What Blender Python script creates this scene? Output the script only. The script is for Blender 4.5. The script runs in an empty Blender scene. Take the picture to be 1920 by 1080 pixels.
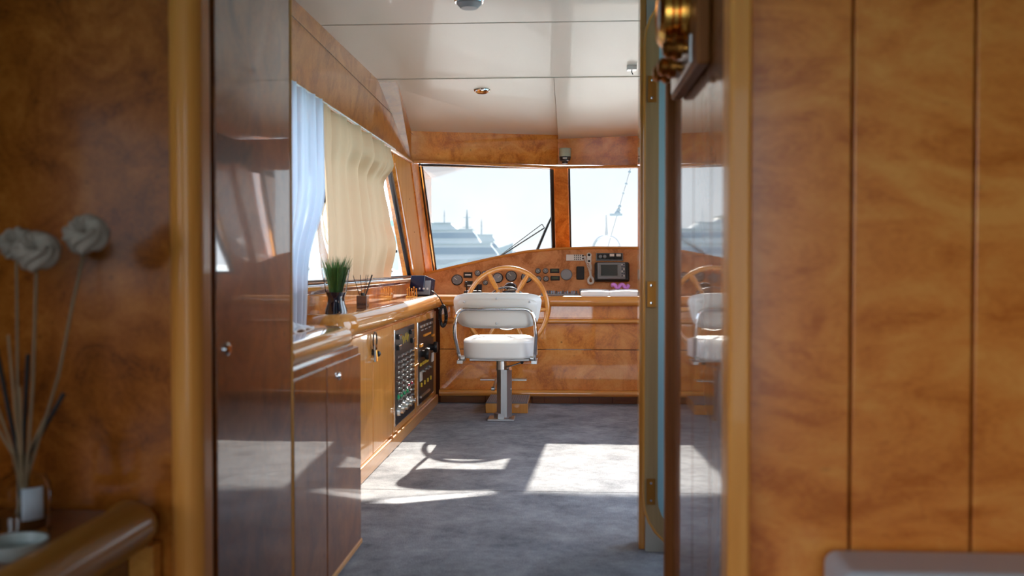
import bpy, bmesh, math, random
from mathutils import Vector, Matrix
random.seed(7)
PI = math.pi
S = bpy.context.scene
COL = S.collection

# ------------------------------------------------------------ camera
cd = bpy.data.cameras.new('camera'); cam = bpy.data.objects.new('camera', cd); COL.objects.link(cam)
cd.sensor_width = 36; cd.lens = 35.0
cam.location = (0, 0, 1.0)
cam.rotation_euler = (math.radians(90 - 1.319), 0, math.radians(3.372))
cd.clip_start = .05; cd.clip_end = 2000
cd.dof.use_dof = True; cd.dof.focus_distance = 6.5; cd.dof.aperture_fstop = 2.8
S.camera = cam

# ------------------------------------------------------------ world, sun, exposure
w = bpy.data.worlds.new('sky'); S.world = w; w.use_nodes = True
nt = w.node_tree; nt.nodes.clear()
n_out = nt.nodes.new('ShaderNodeOutputWorld'); n_bg = nt.nodes.new('ShaderNodeBackground')
n_tc = nt.nodes.new('ShaderNodeTexCoord'); n_sep = nt.nodes.new('ShaderNodeSeparateXYZ'); n_r = nt.nodes.new('ShaderNodeValToRGB')
nt.links.new(n_tc.outputs['Generated'], n_sep.inputs[0]); nt.links.new(n_sep.outputs['Z'], n_r.inputs[0])
nt.links.new(n_r.outputs[0], n_bg.inputs[0]); nt.links.new(n_bg.outputs[0], n_out.inputs[0])
cr = n_r.color_ramp; cr.elements[0].position = 0.0; cr.elements[0].color = (.86, .93, 1, 1)
cr.elements[1].position = .75; cr.elements[1].color = (.50, .68, 1, 1)
e = cr.elements.new(.14); e.color = (.78, .89, 1, 1)
n_bg.inputs[1].default_value = 4.2
sd = bpy.data.lights.new('sun', 'SUN'); sun = bpy.data.objects.new('sun', sd); COL.objects.link(sun)
sd.energy = 66.0; sd.angle = math.radians(.6); sd.color = (1, .95, .86)
EL, AZ = math.radians(26.5), math.radians(3.0)
dv = Vector((-math.sin(AZ) * math.cos(EL), -math.cos(AZ) * math.cos(EL), -math.sin(EL)))
sun.rotation_euler = dv.to_track_quat('-Z', 'Y').to_euler(); sun.location = (2, 20, 12)
S.view_settings.view_transform = 'Standard'; S.view_settings.look = 'None'
S.view_settings.gamma = 1; S.view_settings.use_curve_mapping = False
S.view_settings.exposure = 0.28
S.cycles.max_bounces = 10; S.cycles.diffuse_bounces = 5; S.cycles.glossy_bounces = 5
S.cycles.transparent_max_bounces = 16; S.cycles.transmission_bounces = 6
S.cycles.caustics_reflective = False; S.cycles.caustics_refractive = False
S.cycles.sample_clamp_indirect = 6

# ------------------------------------------------------------ materials
def mat(name):
    m = bpy.data.materials.new(name); m.use_nodes = True
    return m, m.node_tree, m.node_tree.nodes['Principled BSDF']
def plain(name, col, rough=.5, metal=0, coat=0, spec=.5, bump=0, bscale=60, var=0, **k):
    m, t, b = mat(name)
    b.inputs['Base Color'].default_value = (*col, 1); b.inputs['Roughness'].default_value = rough
    b.inputs['Metallic'].default_value = metal; b.inputs['Coat Weight'].default_value = coat
    b.inputs['Coat Roughness'].default_value = .04; b.inputs['Specular IOR Level'].default_value = spec
    tc = t.nodes.new('ShaderNodeTexCoord'); no = t.nodes.new('ShaderNodeTexNoise'); no.inputs['Scale'].default_value = bscale
    t.links.new(tc.outputs['Object'], no.inputs['Vector'])
    if bump:
        bp = t.nodes.new('ShaderNodeBump'); bp.inputs['Strength'].default_value = bump; bp.inputs['Distance'].default_value = .004
        t.links.new(no.outputs[0], bp.inputs['Height']); t.links.new(bp.outputs[0], b.inputs['Normal'])
    if var:
        mx = t.nodes.new('ShaderNodeMix'); mx.data_type = 'RGBA'
        mx.inputs[6].default_value = (*[c * (1 - var) for c in col], 1); mx.inputs[7].default_value = (*[min(1, c * (1 + var)) for c in col], 1)
        t.links.new(no.outputs[0], mx.inputs[0]); t.links.new(mx.outputs[2], b.inputs['Base Color'])
    return m
def glossy_finish(b, t, coat=1.0, cr=.03, rough=.3, cior=1.7):
    b.inputs['Roughness'].default_value = rough; b.inputs['Coat Weight'].default_value = coat
    b.inputs['Coat Roughness'].default_value = cr; b.inputs['Coat IOR'].default_value = cior
    b.inputs['Specular IOR Level'].default_value = .12
def burl(name, dark, mid, light, scale=1.0, coat=1.0, cr=.03, stretch=(1, 1, 1), specks=1.0, wave=0.0, cior=1.65):
    m, t, b = mat(name); N = t.nodes.new; L = t.links.new
    tc = N('ShaderNodeTexCoord'); mp = N('ShaderNodeMapping'); mp.inputs['Scale'].default_value = stretch
    L(tc.outputs['Object'], mp.inputs[0])
    a = N('ShaderNodeTexNoise'); a.inputs['Scale'].default_value = 5 * scale; a.inputs['Detail'].default_value = 7
    a.inputs['Roughness'].default_value = .62; a.inputs['Distortion'].default_value = 1.6; L(mp.outputs[0], a.inputs['Vector'])
    f = N('ShaderNodeTexNoise'); f.inputs['Scale'].default_value = 38 * scale; f.inputs['Detail'].default_value = 4
    f.inputs['Distortion'].default_value = 2.5; L(mp.outputs[0], f.inputs['Vector'])
    ad = N('ShaderNodeMath'); ad.operation = 'MULTIPLY_ADD'; ad.inputs[1].default_value = .32; L(f.outputs[0], ad.inputs[0]); L(a.outputs[0], ad.inputs[2])
    r = N('ShaderNodeValToRGB'); e = r.color_ramp.elements
    e[0].position = .50; e[0].color = (*dark, 1); e[1].position = .86; e[1].color = (*light, 1)
    k = e.new(.66); k.color = (*mid, 1); L(ad.outputs[0], r.inputs[0])
    v = N('ShaderNodeTexVoronoi'); v.inputs['Scale'].default_value = 17 * scale; v.inputs['Randomness'].default_value = 1; L(mp.outputs[0], v.inputs['Vector'])
    vr = N('ShaderNodeMapRange'); vr.inputs[1].default_value = .06; vr.inputs[2].default_value = .16; vr.inputs[3].default_value = 1; vr.inputs[4].default_value = 0
    L(v.outputs['Distance'], vr.inputs[0])
    g = N('ShaderNodeMapRange'); g.inputs[1].default_value = .52; g.inputs[2].default_value = .66; L(a.outputs[0], g.inputs[0])
    mu = N('ShaderNodeMath'); mu.operation = 'MULTIPLY'; L(vr.outputs[0], mu.inputs[0]); L(g.outputs[0], mu.inputs[1])
    m2 = N('ShaderNodeMath'); m2.operation = 'MULTIPLY'; m2.inputs[1].default_value = .75 * specks; L(mu.outputs[0], m2.inputs[0])
    mx = N('ShaderNodeMix'); mx.data_type = 'RGBA'; L(m2.outputs[0], mx.inputs[0]); L(r.outputs[0], mx.inputs[6])
    mx.inputs[7].default_value = (*[c * .28 for c in dark], 1)
    L(mx.outputs[2], b.inputs['Base Color'])
    glossy_finish(b, t, coat, cr, cior=cior)
    if wave:
        n3 = N('ShaderNodeTexNoise'); n3.inputs['Scale'].default_value = 3.0; L(tc.outputs['Object'], n3.inputs['Vector'])
        bp = N('ShaderNodeBump'); bp.inputs['Strength'].default_value = wave; bp.inputs['Distance'].default_value = .01
        L(n3.outputs[0], bp.inputs['Height']); L(bp.outputs[0], b.inputs['Coat Normal'])
    return m
def grain(name, dark, light, axis=2, coat=1.0, cr=.04, rough=.35):
    m, t, b = mat(name); N = t.nodes.new; L = t.links.new
    tc = N('ShaderNodeTexCoord'); mp = N('ShaderNodeMapping'); s = [26, 26, 26]; s[axis] = 1.3
    mp.inputs['Scale'].default_value = s; L(tc.outputs['Object'], mp.inputs[0])
    a = N('ShaderNodeTexNoise'); a.inputs['Scale'].default_value = 1.5; a.inputs['Detail'].default_value = 5; a.inputs['Distortion'].default_value = .8
    L(mp.outputs[0], a.inputs['Vector'])
    r = N('ShaderNodeValToRGB'); r.color_ramp.elements[0].position = .3; r.color_ramp.elements[0].color = (*dark, 1)
    r.color_ramp.elements[1].position = .7; r.color_ramp.elements[1].color = (*light, 1)
    L(a.outputs[0], r.inputs[0]); L(r.outputs[0], b.inputs['Base Color']); glossy_finish(b, t, coat, cr, rough)
    return m
def pane_mat(name, tint, refl=.08, haze=0.0):
    m, t, b = mat(name); N = t.nodes.new; L = t.links.new; t.nodes.remove(b)
    o = t.nodes['Material Output']; tr = N('ShaderNodeBsdfTransparent'); tr.inputs[0].default_value = (*tint, 1)
    gl = N('ShaderNodeBsdfGlossy'); gl.inputs['Roughness'].default_value = .02; gl.inputs[0].default_value = (1, 1, 1, 1)
    fr = N('ShaderNodeLayerWeight'); fr.inputs[0].default_value = refl; fm_ = N('ShaderNodeMath'); fm_.operation = 'MULTIPLY'; fm_.inputs[1].default_value = .35 if haze else 1.0; L(fr.outputs['Fresnel'], fm_.inputs[0])
    mx = N('ShaderNodeMixShader'); L(fm_.outputs[0], mx.inputs[0]); L(tr.outputs[0], mx.inputs[1]); L(gl.outputs[0], mx.inputs[2])
    if haze:
        df = N('ShaderNodeBsdfTranslucent'); df.inputs[0].default_value = (.9, .95, 1, 1)
        no = N('ShaderNodeTexNoise'); no.inputs['Scale'].default_value = 2.2; no.inputs['Detail'].default_value = 5; tc = N('ShaderNodeTexCoord'); L(tc.outputs['Object'], no.inputs['Vector'])
        ma = N('ShaderNodeMath'); ma.operation = 'MULTIPLY'; ma.inputs[1].default_value = haze; L(no.outputs[0], ma.inputs[0])
        m3 = N('ShaderNodeMixShader'); L(ma.outputs[0], m3.inputs[0]); L(mx.outputs[0], m3.inputs[1]); L(df.outputs[0], m3.inputs[2]); L(m3.outputs[0], o.inputs[0])
    else: L(mx.outputs[0], o.inputs[0])
    return m
def cloth_mat(name, col, trans=.5, alpha=1.0):
    m, t, b = mat(name); N = t.nodes.new; L = t.links.new; t.nodes.remove(b); o = t.nodes['Material Output']
    d = N('ShaderNodeBsdfDiffuse'); d.inputs[0].default_value = (*col, 1); tl = N('ShaderNodeBsdfTranslucent'); tl.inputs[0].default_value = (*col, 1)
    mx = N('ShaderNodeMixShader'); mx.inputs[0].default_value = trans; L(d.outputs[0], mx.inputs[1]); L(tl.outputs[0], mx.inputs[2])
    if alpha < 1:
        tr = N('ShaderNodeBsdfTransparent'); m2 = N('ShaderNodeMixShader'); m2.inputs[0].default_value = alpha
        L(tr.outputs[0], m2.inputs[1]); L(mx.outputs[0], m2.inputs[2]); L(m2.outputs[0], o.inputs[0])
    else: L(mx.outputs[0], o.inputs[0])
    return m

M = {}
M['burl'] = burl('burl_wood', (.46, .13, .018), (.70, .245, .038), (.82, .36, .08), .9, wave=.04)
M['burl_panel'] = burl('burl_wood_tan', (.40, .15, .050), (.60, .26, .10), (.70, .34, .14), .9, coat=.3, cr=.15)
M['stile'] = grain('stile_wood', (.22, .06, .012), (.32, .10, .02), 2, coat=.1, cr=.3, rough=.6)
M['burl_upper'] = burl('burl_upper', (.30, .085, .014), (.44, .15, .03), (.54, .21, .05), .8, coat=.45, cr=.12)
M['rail_honey_shaded'] = grain('rail_honey_shaded', (.34, .13, .022), (.44, .19, .036), 1, coat=.25, cr=.15)  # honey rail wood, darkened in its colour where light is blocked
M['honey_satin'] = grain('honey_satin', (.60, .25, .05), (.72, .34, .085), 2, coat=0, cr=.25, rough=.6)
M['burl_satin'] = burl('burl_satin', (.44, .13, .02), (.64, .23, .04), (.78, .34, .08), .9, coat=0)
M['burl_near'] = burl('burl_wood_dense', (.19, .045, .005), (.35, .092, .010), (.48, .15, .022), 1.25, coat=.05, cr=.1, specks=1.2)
M['burl_right'] = burl('burl_wood_honey', (.52, .13, .016), (.70, .21, .034), (.80, .30, .06), 1.1, coat=.4, cr=.2, stretch=(.7, 1, 1.5))
M['burl_dark'] = burl('burl_wood_brown', (.13, .032, .005), (.22, .062, .010), (.30, .095, .018), .8, coat=1, cr=.03, wave=.03, cior=1.5)
M['burl_deep'] = burl('burl_wood_red', (.42, .115, .018), (.60, .20, .034), (.70, .28, .06), .8, coat=1, cr=.04, wave=.05)
M['honey'] = grain('honey_wood', (.58, .22, .035), (.72, .32, .06), 2)
M['honey_y'] = grain('honey_wood_long', (.56, .20, .03), (.72, .31, .06), 1)
M['honey_x'] = grain('honey_wood_cross', (.54, .19, .03), (.70, .30, .055), 0)
M['honey_pale'] = grain('pale_wood', (.70, .25, .045), (.80, .32, .07), 2, coat=.1, cr=.06)
M['oak'] = grain('oak_face', (.52, .20, .035), (.66, .29, .06), 2, coat=.8, cr=.05)
M['jamb'] = grain('dull_wood', (.34, .20, .09), (.44, .28, .13), 2, coat=.3, cr=.2)
M['darkwood'] = grain('dark_wood', (.10, .022, .005), (.16, .040, .009), 2)
M['walnut'] = grain('kick_wood', (.16, .05, .014), (.26, .09, .025), 0)
M['ceiling'] = plain('cream_headliner', (.55, .51, .44), .38, bump=.03, bscale=4, coat=.1)
M['seam'] = plain('dark_seam', (.03, .02, .015), .8)
M['blue'] = plain('pale_blue_paint', (.34, .55, .62), .5)
M['white'] = plain('white_gelcoat', (.80, .80, .79), .25, coat=.5)
M['vinyl'] = plain('white_vinyl', (.80, .79, .76), .38, bump=.05, bscale=300, coat=.15)
M['vinyl_grey'] = plain('pale_grey_leather', (.50, .50, .53), .4, bump=.1, bscale=200)
M['steel'] = plain('brushed_steel', (.62, .63, .63), .28, 1)
M['chrome'] = plain('chrome', (.85, .86, .88), .08, 1)
M['alum'] = plain('anodised_aluminium', (.45, .45, .45), .38, 1)
M['brass'] = plain('brass', (.75, .33, .06), .22, 1)
M['brass_dark'] = plain('aged_brass', (.42, .17, .035), .32, 1)
M['black'] = plain('black_plastic', (.012, .012, .014), .35)
M['blackgloss'] = plain('black_gloss', (.008, .010, .014), .06, coat=1)
M['panel'] = plain('black_switch_plate', (.014, .013, .014), .4, spec=.25)
M['dial'] = plain('dial_face', (.20, .205, .21), .25, coat=.8)
M['dialgrey'] = plain('grey_display', (.28, .29, .31), .3, coat=.6)
M['lcd'] = plain('green_grey_display', (.09, .11, .06), .2, coat=.6)
M['greyp'] = plain('grey_plastic', (.22, .23, .24), .45)
M['whitep'] = plain('white_plastic', (.75, .73, .68), .4)
M['paper'] = plain('white_paper', (.82, .82, .80), .7)
M['pink'] = plain('violet_fabric', (.50, .16, .45), .6)
M['navy'] = plain('navy_plastic', (.012, .018, .05), .25, coat=.5)
M['green'] = plain('green_lens', (.01, .35, .13), .25, coat=.8)
M['red'] = plain('red_lens', (.55, .04, .06), .25, coat=.8)
M['orange'] = plain('orange_switch', (.85, .32, .03), .35)
M['yellow'] = plain('yellow_switch', (.8, .55, .05), .4)
M['grating'] = plain('grey_tread', (.18, .17, .17), .5, bump=.8, bscale=260)
M['rubber'] = plain('black_rubber', (.01, .01, .01), .55)
M['leaf'] = plain('grass_leaf', (.055, .12, .018), .45, var=.5, bscale=30)
M['soil'] = plain('dark_vase', (.008, .010, .022), .08, coat=1)
M['brownglass'] = plain('brown_label_glass', (.16, .08, .05), .2, coat=.8)
M['reed'] = plain('natural_reed', (.30, .18, .09), .7)
M['stem'] = plain('dry_stem', (.22, .14, .075), .7)
M['reedblack'] = plain('black_reed', (.015, .012, .012), .6)
M['petal'] = plain('grey_beige_petal', (.32, .245, .19), .85, bump=.3, bscale=120)
M['label'] = plain('grey_paper_label', (.45, .48, .52), .7)
M['porcelain'] = plain('grey_porcelain', (.36, .38, .35), .35)
M['drape'] = cloth_mat('cream_drape', (.72, .48, .30), .26)
M['sheer'] = cloth_mat('white_sheer', (.66, .70, .80), .34, .86)
M['linen'] = plain('white_linen', (.74, .74, .76), .9, bump=.3, bscale=90)
M['wind'] = pane_mat('tinted_windscreen', (.45, .45, .445), .03, .014)
M['sidepane'] = pane_mat('side_glass', (.92, .925, .925), .03)
M['sea'] = plain('sea_water', (.05, .14, .17), .12, bump=.5, bscale=2)
M['gel'] = plain('boat_white', (.78, .80, .80), .35)
M['gelwarm'] = plain('boat_cream', (.58, .52, .42), .5)
M['boatglass_hazed'] = plain('boat_hazed_glass', (.30, .42, .52), .3)  # dark yacht windows, lightened in colour to suggest haze
M['boatgrey'] = plain('boat_grey', (.30, .40, .45), .5)
M['land'] = plain('far_shore', (.30, .36, .38), .9, var=.3, bscale=.1)
def glass():
    m, t, b = mat('clear_glass'); b.inputs['Base Color'].default_value = (.97, .98, .98, 1); b.inputs['Roughness'].default_value = .0
    b.inputs['Transmission Weight'].default_value = 1; b.inputs['IOR'].default_value = 1.25
    return m
M['glass'] = glass()
M['thinglass'] = pane_mat('thin_clear_glass', (.93, .94, .94), .06)
def carpet():
    m, t, b = mat('blue_grey_carpet'); N = t.nodes.new; L = t.links.new
    tc = N('ShaderNodeTexCoord'); a = N('ShaderNodeTexNoise'); a.inputs['Scale'].default_value = 5; a.inputs['Detail'].default_value = 9; a.inputs['Roughness'].default_value = .75
    c = N('ShaderNodeTexNoise'); c.inputs['Scale'].default_value = 220; c.inputs['Detail'].default_value = 3
    for q in (a, c): L(tc.outputs['Object'], q.inputs['Vector'])
    ad = N('ShaderNodeMath'); ad.operation = 'MULTIPLY_ADD'; ad.inputs[1].default_value = .35; L(c.outputs[0], ad.inputs[0]); L(a.outputs[0], ad.inputs[2])
    r = N('ShaderNodeValToRGB'); r.color_ramp.elements[0].position = .50; r.color_ramp.elements[0].color = (.16, .16, .175, 1)
    r.color_ramp.elements[1].position = .86; r.color_ramp.elements[1].color = (.42, .42, .43, 1); L(ad.outputs[0], r.inputs[0]); L(r.outputs[0], b.inputs['Base Color'])
    b.inputs['Roughness'].default_value = .95; b.inputs['Specular IOR Level'].default_value = .1
    bp = N('ShaderNodeBump'); bp.inputs['Strength'].default_value = .6; bp.inputs['Distance'].default_value = .004; L(c.outputs[0], bp.inputs['Height']); L(bp.outputs[0], b.inputs['Normal'])
    return m
M['carpet'] = carpet()

# ------------------------------------------------------------ mesh helpers
WO = {}
def V(*a): return Vector(a)
def box(bm, x0, x1, y0, y1, z0, z1):
    v = [bm.verts.new((x, y, z)) for x in (x0, x1) for y in (y0, y1) for z in (z0, z1)]
    for f in ((0, 1, 3, 2), (4, 6, 7, 5), (0, 4, 5, 1), (2, 3, 7, 6), (0, 2, 6, 4), (1, 5, 7, 3)): bm.faces.new([v[i] for i in f])
    return v
def obox(bm, c, size, rot=None):
    m = Matrix.Translation(c) @ (rot.to_4x4() if rot else Matrix()) ; v = box(bm, -size[0]/2, size[0]/2, -size[1]/2, size[1]/2, -size[2]/2, size[2]/2)
    for q in v: q.co = m @ q.co
def hexa(bm, lo, hi):
    # closed solid between two polygons of equal count
    a = [bm.verts.new(p) for p in lo]; b = [bm.verts.new(p) for p in hi]; n = len(a)
    bm.faces.new(a); bm.faces.new(b[::-1])
    for i in range(n): bm.faces.new([a[(i+1) % n], a[i], b[i], b[(i+1) % n]])
def prism(bm, pts, d):
    d = Vector(d); hexa(bm, [Vector(p) for p in pts], [Vector(p) + d for p in pts])
def frame_at(t, up=V(0, 0, 1)):
    t = t.normalized(); 
    if abs(t.dot(up)) > .98: up = V(0, 1, 0)
    s = t.cross(up).normalized(); return s, s.cross(t).normalized()
def tube(bm, pts, r, seg=12, closed=False, rx=None):
    pts = [Vector(p) for p in pts]; n = len(pts); rings = []; ps = None
    rr = r if isinstance(r, (list, tuple)) else [r] * n
    for i, p in enumerate(pts):
        a = pts[(i-1) % n] if (closed or i > 0) else p; b = pts[(i+1) % n] if (closed or i < n-1) else p
        t = (b - a).normalized()
        if ps is None: s, u = frame_at(t)
        else:
            s = (ps - t * ps.dot(t)).normalized(); u = s.cross(t)
        ps = s
        rings.append([bm.verts.new(p + s * math.cos(2*PI*k/seg) * rr[i] + u * math.sin(2*PI*k/seg) * rr[i]) for k in range(seg)])
    for i in range(n if closed else n-1):
        A, B = rings[i], rings[(i+1) % n]
        if closed and i == n-1:
            off = min(range(seg), key=lambda o: (A[0].co - B[o].co).length)
            B = B[off:] + B[:off]
        for k in range(seg): bm.faces.new([A[k], A[(k+1) % seg], B[(k+1) % seg], B[k]])
    if not closed: bm.faces.new(rings[0][::-1]); bm.faces.new(rings[-1])
def lathe(bm, prof, c=(0, 0, 0), axis='Z', seg=32, rot=None):
    # prof: (radius, height) list; closed where radius is 0
    c = Vector(c); R = rot or {'Z': Matrix(), 'X': Matrix.Rotation(PI/2, 4, 'Y'), '-X': Matrix.Rotation(-PI/2, 4, 'Y'), 'Y': Matrix.Rotation(-PI/2, 4, 'X'), '-Y': Matrix.Rotation(PI/2, 4, 'X')}[axis]
    R = R.to_4x4(); rings = []
    for r, h in prof:
        if r < 1e-6: rings.append([bm.verts.new(c + R @ V(0, 0, h))])
        else: rings.append([bm.verts.new(c + R @ V(r * math.cos(2*PI*k/seg), r * math.sin(2*PI*k/seg), h)) for k in range(seg)])
    for A, B in zip(rings, rings[1:]):
        for k in range(seg):
            j = (k+1) % seg
            if len(A) == 1 and len(B) == 1: continue
            if len(A) == 1: bm.faces.new([A[0], B[j], B[k]])
            elif len(B) == 1: bm.faces.new([A[k], A[j], B[0]])
            else: bm.faces.new([A[k], A[j], B[j], B[k]])
def sweep(bm, path, prof):
    # path in plan (x, y); prof: (offset to the right of travel, z), closed outline
    n = len(path); rings = []
    for i, p in enumerate(path):
        a = Vector(path[max(i-1, 0)]); b = Vector(path[min(i+1, n-1)]); t = (b - a).normalized(); s = Vector((t.y, -t.x))
        if 0 < i < n-1:
            t1 = (Vector(path[i]) - a).normalized(); k = 1 / max(.5, t1.dot(t))
        else: k = 1
        rings.append([bm.verts.new((p[0] + s.x * o * k, p[1] + s.y * o * k, z)) for o, z in prof])
    m = len(prof)
    for A, B in zip(rings, rings[1:]):
        for k in range(m): bm.faces.new([A[k], A[(k+1) % m], B[(k+1) % m], B[k]])
    bm.faces.new(rings[0][::-1]); bm.faces.new(rings[-1])
def rounded(o0, o1, z0, z1, r, seg=6):
    # rounded outline on the o1 side only
    out = [(o0, z0)]
    for k in range(seg+1): a = -PI/2 + PI/2*k/seg; out.append((o1 - r + r*math.cos(a), z0 + r + r*math.sin(a)))
    for k in range(seg+1): a = PI/2*k/seg; out.append((o1 - r + r*math.cos(a), z1 - r + r*math.sin(a)))
    out.append((o0, z1)); return out
def arc(cx, cy, r, a0, a1, n=8): return [(cx + r*math.cos(math.radians(a0 + (a1-a0)*k/n)), cy + r*math.sin(math.radians(a0 + (a1-a0)*k/n))) for k in range(n+1)]
def obj(name, bm, m, parent=None, bevel=0, sharp=35, subsurf=0, seg=3, origin=None, solid=0):
    bmesh.ops.recalc_face_normals(bm, faces=bm.faces[:])
    me = bpy.data.meshes.new(name)
    if parent is not None: o0 = WO[parent.name]
    elif origin is not None: o0 = Vector(origin)
    else:
        xs = [v.co for v in bm.verts]; o0 = V((min(p.x for p in xs)+max(p.x for p in xs))/2, (min(p.y for p in xs)+max(p.y for p in xs))/2, min(p.z for p in xs))
    bmesh.ops.translate(bm, verts=bm.verts[:], vec=-o0)
    bm.to_mesh(me); bm.free(); me.materials.append(M[m] if isinstance(m, str) else m)
    me.shade_smooth()
    if sharp < 180: me.set_sharp_from_angle(angle=math.radians(sharp))
    o = bpy.data.objects.new(name, me); COL.objects.link(o)
    if parent is not None: o.parent = parent
    else: o.location = o0
    WO[o.name] = o0
    if solid: md = o.modifiers.new('thick', 'SOLIDIFY'); md.thickness = solid; md.offset = 0
    if bevel: md = o.modifiers.new('bevel', 'BEVEL'); md.width = bevel; md.segments = seg; md.limit_method = 'ANGLE'; md.harden_normals = True
    if subsurf: md = o.modifiers.new('sub', 'SUBSURF'); md.levels = md.render_levels = subsurf
    return o
def B(): return bmesh.new()
def tag(o, label, cat, group=None):
    o['label'] = label; o['category'] = cat
    if group: o['group'] = group
    return o
def thing(name, label, cat, loc, group=None):
    o = bpy.data.objects.new(name, None); COL.objects.link(o); o.location = loc; o.empty_display_size = .05
    WO[o.name] = Vector(loc); return tag(o, label, cat, group)
def struct(name, bm, m, parent=None, **k):
    o = obj(name, bm, m, parent, **k)
    if parent is None: o['kind'] = 'structure'
    return o
def structure(name, loc):
    o = bpy.data.objects.new(name, None); COL.objects.link(o); o.location = loc; WO[o.name] = Vector(loc); o['kind'] = 'structure'; return o
def bx(name, x0, x1, y0, y1, z0, z1, m, parent=None, bevel=.002, **k):
    b = B(); box(b, x0, x1, y0, y1, z0, z1); return obj(name, b, m, parent, bevel=bevel, **k)
def sbx(name, x0, x1, y0, y1, z0, z1, m, parent=None, bevel=0, **k):
    b = B(); box(b, x0, x1, y0, y1, z0, z1); return struct(name, b, m, parent, bevel=bevel, **k)
def dup(root, loc, label=None):
    r = root.copy(); COL.objects.link(r); r.location = loc
    if label: r['label'] = label
    for ch in list(root.children):
        c = ch.copy(); COL.objects.link(c); c.parent = r
    return r

# ============================================================ THE SETTING
WX = -1.18     # helm side wall
b = B(); box(b, -2.4, 2.4, -3.0, 4.375, -.05, 0); box(b, -2.4, 2.4, 4.381, 8.3, -.05, 0); box(b, -2.4, 2.4, 4.37, 4.386, -.06, -.006)
struct('floor', b, 'carpet')
# ceiling: flat headliner panels with seams, then the panel sloping down to the windscreen
b = B(); box(b, -1.20, 1.20, 1.95, 4.53, 2.10, 2.13); box(b, -1.20, 1.20, 4.545, 5.87, 2.10, 2.13)
box(b, -2.4, 2.4, -3.0, 1.95, 2.10, 2.13)
struct('ceiling', b, 'ceiling', bevel=.002)
b = B(); box(b, -1.3, 1.3, 1.9, 5.9, 2.122, 2.16); struct('trim_1', b, 'seam')
HL = [(-1.20, 7.33), (-.10, 7.86), (1.05, 7.80)]
b = B()
for (xa, ya), (xb, yb), za in ((HL[0], (-.1012, 7.86), 0), ((-.0988, 7.86), HL[2], 0)):
    lo = [V(xa, 5.86, 2.095), V(xb, 5.86, 2.095), V(xb, yb + .02, 2.02), V(xa, ya + .02, 1.99)]
    hexa(b, lo, [p + V(0, 0, .03) for p in lo])
struct('ceiling_2', b, 'ceiling')
b = B(); p = [V(-1.35, 5.8, 2.127), V(1.3, 5.8, 2.127), V(1.3, 8.3, 2.07), V(-1.35, 8.3, 2.07)]; hexa(b, p, [q + V(0, 0, .04) for q in p]); struct('ceiling_backing', b, 'seam')
# header band over the windscreen, V shaped in plan
b = B()
for (xa, ya), (xb, yb) in ((HL[0], HL[1]), (HL[1], HL[2])):
    z0a, z0b = (1.775, 1.787) if xa < -.5 else (1.787, 1.775); z1a, z1b = (2.0, 2.03) if xa < -.5 else (2.03, 2.0)
    f = [V(xa, ya, z0a), V(xb, yb, z0b), V(xb, yb, z1b), V(xa, ya, z1a)]
    hexa(b, f, [p + V(0, .05, 0) for p in f])
struct('wall_front', b, 'burl')
b = B(); sweep(b, [(-1.17, 7.325), (-.10, 7.845), (1.05, 7.785)], [(-.03, 1.757), (.012, 1.757), (.016, 1.765), (.012, 1.777), (-.03, 1.777)]); 
struct('trim_2', b, 'honey_x', bevel=.001)
# left wall: below the side window, above it and ahead of it
b = B(); box(b, WX - .08, WX, 1.95, 8.4, 0, .885); box(b, WX - .08, WX, 1.95, 3.0, .885, 1.76)
prism(b, [(WX, 7.46, .885), (WX, 8.4, .885), (WX, 8.4, 1.74), (WX, 7.4, 1.80), (WX, 6.58, 1.74)], (-.08, 0, 0))
lo = [V(WX, 2.0, 1.735), V(WX, 7.4, 1.735), V(WX - .01, 7.4, 2.06), V(-1.03, 5.88, 2.11), V(-1.144, 5.86, 2.11), V(-1.144, 2.0, 2.11)]
struct('wall_left', b, 'burl')
b = B()
P1 = [V(WX, 2.0, 1.765), V(WX, 5.86, 1.765), V(-1.144, 5.86, 2.104), V(-1.144, 2.0, 2.104)]
hexa(b, P1, [p + V(-.12, 0, 0) for p in P1])
P2 = [V(WX, 5.86, 1.765), V(WX, 7.34, 1.765), V(WX, 7.34, 2.03), V(-1.03, 5.875, 2.104), V(-1.144, 5.86, 2.104)]
hexa(b, P2, [p + V(-.16, 0, 0.0) for p in P2])
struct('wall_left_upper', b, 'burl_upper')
b = B(); tube(b, [(WX + .012, 2.6, 1.75), (WX + .012, 7.30, 1.757)], .016, 10); struct('trim_3', b, 'honey_y')
b = B(); tube(b, [(-1.139, 2.6, 2.055), (-1.16, 7.3, 1.96)], .0012, 6); struct('trim_4', b, 'seam')
# sill ledge below the side window
b = B(); box(b, WX - .01, WX + .055, 3.0, 7.5, .885, .905); struct('trim_5', b, 'honey_y', bevel=.006)
b = B(); box(b, WX - .001, WX + .02, 4.2, 7.5, .865, .886); struct('trim_6', b, 'darkwood', bevel=.004)
# starboard wall with its window, and the hull front under the windscreen
b = B(); box(b, 1.05, 1.13, 5.2, 8.4, 0, .93); box(b, 1.05, 1.13, 3.5, 8.4, 1.90, 2.15); box(b, 1.05, 1.13, 5.2, 8.4, 1.74, 1.90); box(b, 1.05, 1.13, 3.5, 3.9, 0, 1.90); box(b, 1.05, 1.13, 5.0, 5.2, 0, 1.90)  # full-height gap is an unseen open doorway added to light the helm
prism(b, [(1.05, 7.46, .93), (1.05, 8.4, .93), (1.05, 8.4, 1.95), (1.05, 6.6, 1.95)], (.08, 0, 0))
struct('wall_right', b, 'burl')
sbx('wall_front_lower', -1.2, 1.1, 8.30, 8.38, 0, .93, 'burl')

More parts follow.
